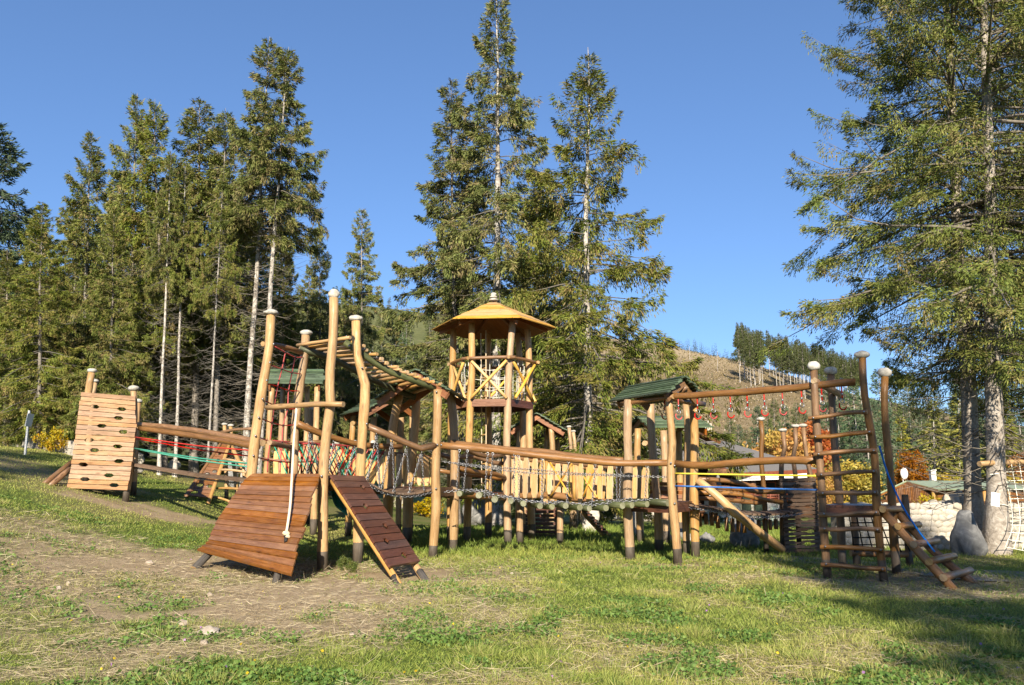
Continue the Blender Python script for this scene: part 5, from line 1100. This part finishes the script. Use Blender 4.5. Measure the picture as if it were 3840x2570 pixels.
def place_tree(T, name, label, base, top=None, H=None, cat='tree', group=None, rot=None, sx=1.0):
    base = Vector(base); H = H or (Vector(top) - base).length; s = H / T['H']
    e = thing(name, label, cat, base, group); e.scale = (s * sx, s * sx, s)
    q = (Vector(top) - base).normalized().to_track_quat('Z', 'Y') if top is not None else Vector((0, 0, 1)).to_track_quat('Z', 'Y')
    from mathutils import Quaternion
    e.rotation_mode = 'QUATERNION'; e.rotation_quaternion = Vector((0, 0, 1)).rotation_difference((Vector(top) - base).normalized() if top is not None else Vector((0, 0, 1))) @ Quaternion((0, 0, 1), rnd.uniform(0, 6.28) if rot is None else rot)
    for nm, me in T['parts']:
        o = bpy.data.objects.new(nm, me); COL.objects.link(o); o.parent = e
    return e
SP = {
 'tall': spruce_mesh('tall', 21, 7.2, 3.25, 74000, 11, hang=.6, tr=.2, dead=90, gaps=.2, shape=.9, smin=.2),
 'mid': spruce_mesh('mid', 17, 5.4, 2.8, 58000, 12, hang=.45, tr=.13, dead=100, gaps=.14, shape=.88, smin=.1, bark='bark_mid'),
 'wide': spruce_mesh('wide', 19, 2.4, 5.0, 84000, 13, hang=.85, tr=.17, dead=80, gaps=.28, shape=1.08, smin=.16),
 'twin': spruce_mesh('twin', 20, 10.9, 2.7, 46000, 14, hang=.5, tr=.15, dead=170, gaps=.14, shape=.9, smin=.28),
 'dense': spruce_mesh('dense', 16, 1.4, 3.4, 86000, 15, hang=.6, tr=.13, dead=50, gaps=.04, shape=.95, bark='bark_mid'),
 'slim': spruce_mesh('slim', 16, 5.4, 2.7, 56000, 16, hang=.6, tr=.12, dead=130, gaps=.07, shape=.92, bark='bark_mid'),
 'fir': spruce_mesh('fir', 16, 2.0, 4.6, 40000, 17, PAL_FIR, hang=.3, tr=.2, dead=20, gaps=.05, shape=.95, blade=(.2, .36, .04, .08), bark='bark_dark'),
 'near': spruce_mesh('near', 19, 4.0, 4.1, 175000, 18, PAL_SPRUCE * np.array([.92, .95, 1.0]), hang=.42, tr=.19, dead=130, gaps=.06, shape=.5, blade=(.06, .14, .015, .028), up=.15, bark='bark_near', smin=.08),
}
def sp(kind, label, bx, D, tx, ty, py=None, sx=1.0, rot=None, group=None, name='spruce_tree'):
    b = GX(bx, D) if py is None else G(bx, py)
    return place_tree(SP[kind], name, label, b, P(tx, ty, b.y), group=group, rot=rot, sx=sx)
sp('tall', 'tallest spruce with thick pale trunk behind the lookout tower', 1862, 28.5, 1850, -35, rot=.4)
sp('mid', 'spruce with bare lower trunk left of the tallest one', 1714, 30, 1700, 300, rot=1.0)
sp('slim', 'slender spruce half hidden beside the tallest one', 1740, 31.5, 1745, 620, sx=.7, rot=2.2)
sp('wide', 'wide drooping spruce between the tallest one and the open sky', 2205, 27, 2165, 175, rot=0.0, sx=1.25)
sp('dense', 'dense low branched spruce behind the lookout tower roof', 2040, 31, 2030, 640, sx=1.05)
sp('dense', 'dense low spruce behind the two green roofed right huts', 2360, 33, 2345, 1130, sx=1.35)
sp('mid', 'small slender spruce standing alone against the sky', 1362, 42, 1357, 780, sx=.85)
sp('dense', 'bushy spruce behind the stone capped tower posts', 1200, 36, 1192, 860, sx=.8)
sp('twin', 'tall twin spruce whose pale trunk leans beside its partner', 918, 27, 1005, 140, rot=.2)
sp('twin', 'tall twin spruce nearest the stone capped tower posts', 962, 26.5, 1082, 172, rot=2.5)
sp('slim', 'narrow spruce beside the tall twin spruces', 800, 30, 845, 405, sx=1.0)
sp('mid', 'spruce with several tops behind the rope walkway', 722, 30.5, 752, 370, sx=1.25)
sp('slim', 'slim spruce paired with a broader one behind the rope walkway', 612, 29, 582, 372, sx=.9)
sp('dense', 'broad spruce with hanging branches behind the pale climbing wall', 470, 31, 513, 345, sx=.85)
sp('dense', 'pale green spruce on the bank behind the signpost', 292, 32, 345, 488, sx=1.0)
sp('dense', 'low branched spruce beside the signpost', 130, 27, 165, 760, sx=1.15)
sp('dense', 'dense spruce just behind the pale climbing wall', 405, 26.5, 425, 800, sx=1.05)
sp('dense', 'drooping spruce at the left end of the grove', 5, 28, 20, 930, sx=1.2)
sp('fir', 'dark blue green fir standing at the edge of the grove', -30, 46, 8, 455)
sp('twin', 'thin bare spruce trunk behind the narrow plank ramp', 775, 25.5, 838, 640, sx=.6)
sp('twin', 'thin pale spruce trunk behind the long log rails', 595, 26.5, 640, 560, sx=.7)
sp('twin', 'pale spruce trunk with broken twigs behind the log rails', 655, 27, 700, 600, sx=.75)
sp('dense', 'spruce filling the gap between grove and twin spruces', 880, 34, 900, 700, sx=1.0)
sp('dense', 'spruce in the shade behind the rear hut with low green roof', 1060, 33, 1075, 900, sx=.9)
sp('slim', 'weathered spruce between the gabled hut and the tower', 1460, 48, 1470, 1180, sx=1.1)
sp('near', 'big leaning spruce with a boulder against its trunk', 3662, 15.7, 3500, -760, py=2064, rot=.3)
sp('near', 'big spruce with a white notice on its trunk', 3742, 15.4, 3690, -900, py=2078, rot=3.0)
sp('near', 'big spruce behind the white rope net', 3960, 19, 3900, -260, rot=4.6, sx=.9)
for k, (x, y, h, s_) in enumerate(((3.9, -17, 19.2, 1.0), (5.4, -18.5, 19.6, 1.0), (7.0, -17, 18.2, 1.1), (8.7, -17.5, 17.6, 1.2), (10.5, -16, 16.8, 1.25), (12.5, -17, 17.4, 1.3), (-14.0, -14, 19.5, 1.1), (-16.5, -15, 20.5, 1.2))):
    place_tree(SP['dense'], 'spruce_tree', 'dense spruce out of view that shades the ground by the ladder tower' if x > 0 else 'dense spruce out of view that shades the grassy bank', (x, y, gz(x, y)), H=h, sx=s_, group='spruces behind the viewer on the right' if x > 0 else 'spruces behind the viewer on the left')
for k, (px, D, ty) in enumerate(((60, 40, 800), (230, 38, 720), (380, 40, 640), (540, 37, 700), (660, 38, 640), (790, 40, 690), (930, 39, 800), (1020, 44, 880), (1130, 42, 1000), (1270, 44, 1080), (1690, 40, 900), (1960, 40, 900), (2180, 42, 820))):
    sp('dense', 'dense spruce standing deep in the grove behind the pale trunks', px, D, px + (1920 - px) * .05, ty, sx=1.1, group='spruces deep in the grove')
# notice on the trunk
NO = thing('notice', 'white paper notice fixed to the spruce trunk', 'notice', foot(GX(3735, 15.2)))
beam('sheet', NO, P(3734, 1848, 15.1), P(3731, 1899, 15.1), .165, .006, 'paper', up=(0, -1, 0))
# ---------------------------------------------------------------- broadleaf trees and shrubs
def leafy_mesh(H, Rm, cbf, n, seed, pal, leaf=.2, trunk=True, clumps=70):
    rg = np.random.default_rng(seed); pal = np.array(pal)
    cz = H * (1 + cbf) / 2; hz = H * (1 - cbf) / 2
    u = norm(rg.normal(size=(clumps, 3))) * (rg.random((clumps, 1)) ** .4); c = u * np.array([Rm, Rm, hz]) * .85; c[:, 2] += cz; cr_ = rg.uniform(.14, .34, clumps) * Rm
    i = rg.integers(0, clumps, n); p = c[i] + norm(rg.normal(size=(n, 3))) * (cr_[i] * rg.random(n) ** .4)[:, None]; p[:, 2] = np.maximum(p[:, 2], .03)
    V, Q = blades(p, rg.normal(size=(n, 3)) + np.array([0, 0, -.4]), rg.uniform(.7, 1.4, n) * leaf, rg.uniform(.5, .9, n) * leaf, rg)
    hue = rg.random(clumps)[i] * .6 + rg.random(n) * .4; fi = hue * (len(pal) - 1.001); k = fi.astype(int); col = pal[k] * (1 - (fi - k))[:, None] + pal[k + 1] * (fi - k)[:, None]
    mc = mesh_np('crown', V, Q, 'leaves', np.repeat(col * rg.uniform(.75, 1.2, n)[:, None], 4, 0))
    m_ = 26; e = c[rg.integers(0, clumps, m_)]; q = np.linspace(0, 1, 5); st = np.zeros((m_, 3)); st[:, 2] = rg.uniform(.15, .6, m_) * H * max(cbf, .15)
    pa = st[:, None] * (1 - q)[None, :, None] + e[:, None] * q[None, :, None]; pa[:, :, 2] -= .06 * H * np.sin(q * np.pi)
    V1, Q1 = tubes_np(pa, np.full(m_, .02 * H * .35), np.full(m_, .006)); tp = np.zeros((1, 5, 3)); tp[0, :, 2] = np.linspace(-.1, H * .75, 5); V2, Q2 = tubes_np(tp, np.array([.018 * H]), np.array([.005 * H]), 8)
    mt = mesh_np('trunk', np.concatenate([V2, V1]), np.concatenate([Q2, Q1 + len(V2)]), 'bark_dark')
    return dict(H=H, parts=(('trunk', mt), ('crown', mc)))
OR = [(.30, .055, .014), (.40, .11, .02), (.46, .19, .022), (.46, .26, .03)]; YE = [(.40, .24, .02), (.46, .32, .03), (.32, .28, .035), (.2, .2, .03)]; RD = [(.34, .06, .03), (.42, .10, .03), (.40, .14, .03), (.3, .09, .03)]; RU = [(.22, .07, .018), (.33, .12, .02), (.40, .17, .025), (.26, .13, .03)]; GR = [(.05, .08, .015), (.09, .13, .025), (.14, .17, .03), (.2, .2, .04)]
LF_ = {'orange': leafy_mesh(6, 2.9, .1, 9000, 1, YE[:2] + OR[2:], .22), 'red': leafy_mesh(6, 1.9, .08, 7000, 2, RD, .2), 'yellow': leafy_mesh(4, 2.0, .05, 6000, 3, YE, .17), 'rust': leafy_mesh(6, 2.3, .08, 7000, 4, RU, .2), 'bush': leafy_mesh(1.2, .9, 0, 1800, 5, YE[:3] + OR[2:3], .09, clumps=30), 'wine': leafy_mesh(1.2, .9, 0, 1800, 6, [(.13, .02, .03), (.2, .03, .035), (.24, .06, .04)], .09, clumps=30), 'green': leafy_mesh(1.2, .9, 0, 1800, 7, GR, .09, clumps=30)}
def lf(kind, label, px, D, py_top, sx=1.0, cat='tree', name=None, group=None):
    b = GX(px, D); H = P(px, py_top, D).z - b.z; return place_tree(LF_[kind], name or ('autumn_tree' if cat == 'tree' else 'shrub'), label, b, H=H, cat=cat, sx=sx, group=group)
lf('orange', 'golden orange autumn tree behind the chalet roof end', 2935, 66, 1585, 1.05); lf('red', 'pinkish red autumn tree beside the golden orange one', 3052, 68, 1560, 1.0); lf('yellow', 'yellow autumn tree seen through the ladder rungs', 3178, 60, 1715, 1.3)
lf('rust', 'rust orange autumn tree behind the green roofed cabin', 3425, 72, 1670, .75); lf('yellow', 'yellow shrub tree beside the cabin chimney', 3548, 70, 1765, 1.0); lf('orange', 'small orange tree behind the ladder tower platform', 3105, 58, 1740, .7)
lf('yellow', 'yellow leaved tree behind the white rope net', 3790, 62, 1770, 1.0); lf('rust', 'rusty tree far right behind the big spruces', 3860, 80, 1680, 1.0); lf('yellow', 'yellow green tree at the foot of the hill beside the ladder tower', 3250, 78, 1760, .9)
for lab, px, D, py, k, s_ in (('yellow shrub growing before the cabin gable', 3440, 47, 1852, 'bush', 1.3), ('yellow bush below the log fence', 3448, 40, 1882, 'bush', .9), ('small yellow bush below the log fence', 3500, 40, 1890, 'bush', .8), ('orange shrub before the cabin porch', 3565, 48, 1858, 'bush', .8), ('wine red shrub before the cabin porch', 3602, 48, 1855, 'wine', .8), ('bright yellow shrub under the grove by the block wall', 175, 26, 1600, 'bush', .9), ('green shrub behind the wedge boulder', 2700, 40, 1930, 'green', 1.2), ('low yellow shrub behind the gabled hut posts', 1590, 38, 1860, 'bush', 1.4), ('dark green shrub on the lawn edge behind the chain bridge', 2290, 44, 1880, 'green', 1.5), ('green weeds round the foot of the tower post', 1290, 13.6, 2080, 'green', 1.1), ('leafy weeds behind the narrow ramp', 1318, 13.0, 2100, 'green', 1.2)):
    lf(k, lab, px, D, py, s_, 'shrub')
# ---------------------------------------------------------------- far conifers
def far_mesh(H, cb, Rm, n, seed, pal):
    return spruce_mesh('far', H, cb, Rm, n, seed, pal, hang=.4, tr=.16, dead=0, gaps=.04, shape=1.0, blade=(.35, .75, .1, .2))
PAL_FAR = np.array([(.06, .085, .03), (.085, .11, .036), (.115, .13, .045), (.14, .14, .055)]); PAL_LARCH = np.array([(.10, .12, .02), (.16, .17, .025), (.22, .21, .03), (.27, .22, .03)])
FAR = [far_mesh(22, 9.5, 2.8, 3200, 31, PAL_FAR * .8), far_mesh(22, 11, 2.6, 3000, 32, PAL_FAR * .75), far_mesh(20, 8, 2.9, 3200, 33, PAL_FAR * .85)]
LOW = [far_mesh(14, .8, 2.6, 3000, 34, PAL_FAR), far_mesh(14, 1.2, 2.4, 2800, 35, PAL_FIR * 1.3), far_mesh(14, .6, 3.0, 3000, 36, PAL_FAR * np.array([1.1, 1.05, 1]))]
LAR = far_mesh(14, 4.0, 2.2, 2600, 37, PAL_LARCH)
MIDS = [spruce_mesh('m', 14, 1.2, 2.6, 9000, 41, PAL_FAR * 1.1, hang=.7, tr=.14, dead=0, shape=.75, blade=(.22, .42, .06, .11)), spruce_mesh('m', 14, 2.0, 2.2, 8000, 42, PAL_FIR * 1.5, hang=.5, tr=.14, dead=0, shape=.7, blade=(.22, .42, .06, .11))]
fr = random.Random(5); cnt = 0
for _ in range(3000):          # stand of tall bare-trunked spruces beside the felled slope
    if cnt >= 150: break
    px = fr.uniform(2790, 3260); D = fr.uniform(260, 395); b = GX(px, D)
    low = 1448 + max(0, px - 2870) * .42
    yb = 1801 - (b.z - CAM_H) / D * F
    if yb > low + 14: continue
    cnt += 1; place_tree(fr.choice(FAR), 'spruce_tree', 'tall bare trunked spruce in the stand beside the felled slope', b, H=fr.uniform(15.5, 20), group='spruces of the hillside stand', sx=fr.uniform(.9, 1.15))
CRV, CRQ, CRC, co = [], [], [], 0          # far trees along the crest read as one dark fringe
crm = far_mesh(12, .6, 2.0, 420, 51, PAL_FAR * .75); crown = crm['parts'][2][1]; cv = np.zeros(len(crown.vertices) * 3, dtype=np.float32); crown.vertices.foreach_get('co', cv); cv = cv.reshape(-1, 3); cc = np.zeros(len(cv) * 4, dtype=np.float32); crown.color_attributes['Col'].data.foreach_get('color', cc); cc = cc.reshape(-1, 4)[:, :3]
for k in range(64):
    px = 2470 + k * 5.6 + fr.uniform(-6, 6); D = fr.uniform(454, 476); b = GX(px, D); s_ = fr.uniform(.6, 1.15); an = fr.uniform(0, 6.28); c_, n_ = math.cos(an), math.sin(an)
    v = np.stack([cv[:, 0] * c_ - cv[:, 1] * n_, cv[:, 0] * n_ + cv[:, 1] * c_, cv[:, 2]], 1) * s_ + np.array(b); CRV.append(v); CRQ.append(np.arange(len(v)).reshape(-1, 4) + co); CRC.append(cc * fr.uniform(.7, 1.2)); co += len(v)
o = bpy.data.objects.new('crest_forest', mesh_np('crest_forest', np.concatenate(CRV), np.concatenate(CRQ), 'needles', np.concatenate(CRC))); COL.objects.link(o); tagit(o, 'far fringe of small spruces along the hill crest', 'forest', kind='stuff')
for m_ in [q[1] for q in crm['parts']]: bpy.data.meshes.remove(m_)
for k in range(62):            # wooded slope on the left
    px = fr.uniform(1180, 1960); D = 85 * (340 / 85) ** fr.random(); b = GX(px, D)
    place_tree(fr.choice(LOW), 'spruce_tree', 'spruce on the wooded slope behind the grove', b, H=fr.uniform(9, 16), group='spruces of the wooded slope', sx=fr.uniform(.9, 1.2))
for px, D, py, k in ((2690, 90, 1640, 0), (2735, 78, 1565, 0), (2770, 82, 1590, 1), (2800, 74, 1610, 0), (2840, 85, 1520, 1), (2880, 92, 1560, 0), (2905, 100, 1500, 0), (2945, 110, 1520, 1), (2985, 105, 1510, 0), (3020, 120, 1540, 0), (2650, 100, 1660, 1)):
    b = GX(px, D); place_tree(MIDS[k], 'young_spruce', 'young spruce growing behind the chalet roof', b, top=P(px, py, D), group='young spruces behind the chalet')
for k in range(30):
    px = 3120 + k * 26 + fr.uniform(-14, 14); D = fr.uniform(85, 135); b = GX(px, D)
    place_tree(fr.choice(MIDS), 'spruce_tree', 'dark spruce in the wood behind the cabin', b, H=fr.uniform(10, 16), group='spruces of the wood behind the cabin')
for lab, px, D, py in (('yellow green larch behind the cabin chimney', 3500, 78, 1500), ('yellow green larch with pale trunk right of the cabin chimney', 3590, 80, 1470), ('yellow larch behind the rust orange tree', 3380, 95, 1560), ('yellow larch beyond the white rope net', 3760, 82, 1500), ('pale larch beside the ladder tower', 3300, 100, 1600)):
    place_tree(LAR, 'larch_tree', lab, GX(px, D), top=P(px, py, D), sx=1.25)
sr = random.Random(9)
V, Fs = [], []
for k in range(420):           # stumps and stones left on the felled slope
    px = sr.uniform(2440, 2980); D = sr.uniform(110, 330); b = GX(px, D); v, f = sphere_geo((b.x, b.y, b.z + .1), sr.uniform(.08, .26), sr.uniform(.08, .26), sr.uniform(.08, .22), 6, 4, .3, k); o = len(V); V += v; Fs += [tuple(i + o for i in q) for q in f]
tagit(obj('felling_debris', V, Fs, 'field_stone', None), 'pale stumps and stones scattered on the felled slope', 'debris', kind='stuff')
n_ = 14000; hp = np.random.default_rng(3); hpx = hp.uniform(2380, 3050, n_); hD = 105 * (430 / 105) ** hp.random(n_); hb = [GX(a, b) for a, b in zip(hpx, hD)]
hd = hp.normal(0, .7, (n_, 3)); hd[:, 2] = hp.uniform(.3, 1.2, n_); Vh, Qh = blades(np.array([tuple(q) for q in hb]), hd, hp.uniform(.3, 1.0, n_) * (hD / 250) ** .5, hp.uniform(.12, .4, n_) * (hD / 250) ** .5, hp)
hcp = np.array([(.09, .09, .035), (.16, .12, .055), (.26, .2, .11), (.38, .31, .19), (.14, .11, .05)])[hp.integers(0, 5, n_)]
o = bpy.data.objects.new('hill_scrub', mesh_np('hill_scrub', Vh, Qh, 'blades', np.repeat(hcp, 4, 0))); COL.objects.link(o); tagit(o, 'dry grass tufts and scrub on the felled slope', 'scrub', kind='stuff')
for px, yt in ((2710, 1330), (2604, 1365)):
    D = 300; b = GX(px, D); q = thing('bare_trunk', 'single bare dead trunk left standing on the felled slope', 'tree', b, 'bare trunks on the felled slope'); log('trunk', q, [b, b + Vector((.2, 0, 8))], (.14, .05), 'bark_pale', 6, 0, 3, 'bark_pale')
# ================================================================ grass, clover and straw
gr = np.random.default_rng(77)
gx = np.arange(-19, 19.01, .1); gy = np.arange(4, 30.01, .1)
ZG = np.array([[gz(x, y) for x in gx] for y in gy]); SG_ = np.array([[soil(x, y) for x in gx] for y in gy]); DG = np.array([[dry(x, y) for x in gx] for y in gy])
CG = np.array([[noise.noise((x * .8, y * .8, 21.3)) + .6 * noise.noise((x * 2.3, y * 2.3, 5.3)) for x in gx] for y in gy])
TG = np.array([[noise.noise((x * 1.6, y * 1.6, 41.3)) + .7 * noise.noise((x * 4.5, y * 4.5, 15.3)) for x in gx] for y in gy])
def samp(A, x, y):
    fx = np.clip((x + 19) / .1, 0, len(gx) - 1.001); fy = np.clip((y - 4) / .1, 0, len(gy) - 1.001); i, j = fx.astype(int), fy.astype(int); u, v = fx - i, fy - j
    return A[j, i] * (1 - u) * (1 - v) + A[j, i + 1] * u * (1 - v) + A[j + 1, i] * (1 - u) * v + A[j + 1, i + 1] * u * v
def scatter(n, y0=4.6, y1=27.0):
    y = y0 * np.exp(gr.random(n) * math.log(y1 / y0)); x = (gr.random(n) * 2 - 1) * (.70 * y + .8); k = np.abs(x) < 18.5; return x[k], y[k]
def pick(pal, n, t=None):
    pal = np.array(pal); t = gr.random(n) if t is None else np.clip(t, 0, .999); fi = t * (len(pal) - 1); k = fi.astype(int); return (pal[k] * (1 - (fi - k))[:, None] + pal[k + 1] * (fi - k)[:, None]) * gr.uniform(.75, 1.25, n)[:, None]
def stuff(name, label, x, y, d, L, W, col, zo=0.0, cat='grass'):
    p = np.stack([x, y, samp(ZG, x, y) + zo], 1); V, Q = blades(p, d, L, W, gr); me = mesh_np(name, V, Q, 'blades', np.repeat(col, 4, 0)); o = bpy.data.objects.new(name, me); COL.objects.link(o); return tagit(o, label, cat, kind='stuff')
x, y = scatter(390000); s = samp(SG_, x, y); dr = samp(DG, x, y); tf = samp(TG, x, y)
keep = gr.random(len(x)) > np.clip(s * 1.1 - .05, 0, .965); x, y, dr, tf = x[keep], y[keep], dr[keep], tf[keep]; n = len(x)
tall = np.clip((y - 13.2) / 3.5, 0, 1) * np.clip((x + 4.5) / 2, 0, 1) * (x < 8); h = gr.uniform(.022, .06, n) * (1 + 1.1 * np.clip(tf, 0, 1.2)) * (1 + .9 * tall) * (1 + .03 * (y - 6)) * np.where(x < -2.5, .7, 1)
d = gr.normal(0, .62, (n, 3)); d[:, 2] = gr.uniform(.35, 1.1, n)
GPAL = [(.14, .205, .026), (.20, .265, .038), (.27, .31, .052), (.34, .345, .075), (.44, .38, .13), (.52, .43, .2)]
t_ = gr.random(n) * .5 + dr * .34 - .3 * tall + .04 * (x > 0)
stuff('grass', 'short meadow grass with yellowed blades around the playground', x, y, d, h, np.maximum(.0045, .00055 * y) * gr.uniform(.8, 1.5, n), pick(GPAL, n, t_))
x, y = scatter(150000, 4.6, 16); s = samp(SG_, x, y); c = samp(CG, x, y); left = np.clip((.9 - x) / 2.2, 0, 1) * np.clip((13 - y) / 3, 0, 1)
keep = (c + .34 * left > .34) & (gr.random(len(x)) > np.clip(s * 1.25 - .05, 0, 1)); x, y = x[keep], y[keep]; n = len(x)
d = gr.normal(0, 1, (n, 3)); d[:, 2] = gr.uniform(.05, .5, n)
stuff('clover', 'patches of low green clover in the worn grass', x, y, d, gr.uniform(.018, .042, n) * (1 + .02 * y), gr.uniform(.016, .032, n) * (1 + .02 * y), pick([(.07, .15, .02), (.11, .21, .03), (.15, .26, .04), (.19, .27, .05)], n), gr.uniform(.005, .05, n), 'clover')
x, y = scatter(150000, 4.6, 15); s = samp(SG_, x, y); dr = samp(DG, x, y); c = samp(CG, x, y)
keep = gr.random(len(x)) < np.clip(dr * .75 - .12 + .35 * (s > .15) * (s < .85) + .12 * (x < 0) - .25 * (c > .4) - .1 * (s > .9) - .22 * (x > .5), .02, .8); x, y = x[keep], y[keep]; n = len(x)
d = gr.normal(0, 1, (n, 3)); d[:, 2] = np.abs(gr.normal(0, .16, n))
stuff('straw', 'dry straw lying on the worn soil', x, y, d, gr.uniform(.06, .22, n), np.maximum(.004, .00045 * y) * gr.uniform(.7, 1.2, n), pick([(.26, .19, .10), (.38, .30, .17), (.50, .41, .25), (.60, .51, .33)], n), gr.uniform(.004, .035, n), 'straw')
# tussocks
tx, ty = scatter(900, 4.8, 16); k = (samp(SG_, tx, ty) < .4) & (samp(TG, tx, ty) > .1); tx, ty = tx[k], ty[k]; m_ = 60; n = len(tx) * m_
x = np.repeat(tx, m_) + gr.normal(0, .06, n); y = np.repeat(ty, m_) + gr.normal(0, .06, n); d = np.stack([(x - np.repeat(tx, m_)) * 9, (y - np.repeat(ty, m_)) * 9, gr.uniform(.5, 1.2, n)], 1)
stuff('tussock_grass', 'longer grass tussocks standing in the meadow', x, y, d, gr.uniform(.06, .15, n), np.maximum(.004, .0005 * y) * gr.uniform(.8, 1.4, n), pick(GPAL, n, gr.random(n) * .6 + np.repeat(gr.random(len(tx)) * .3, m_)))
x, y = scatter(120, 6, 15); n = len(x); d = gr.normal(0, 1, (n, 3)); stuff('meadow_flowers', 'tiny yellow and violet flowers dotted in the grass', x, y, d, gr.uniform(.02, .035, n), gr.uniform(.02, .03, n), np.where((gr.random(n) < .75)[:, None], np.array([[.7, .5, .02]]), np.array([[.4, .2, .45]])), .05, 'flowers')
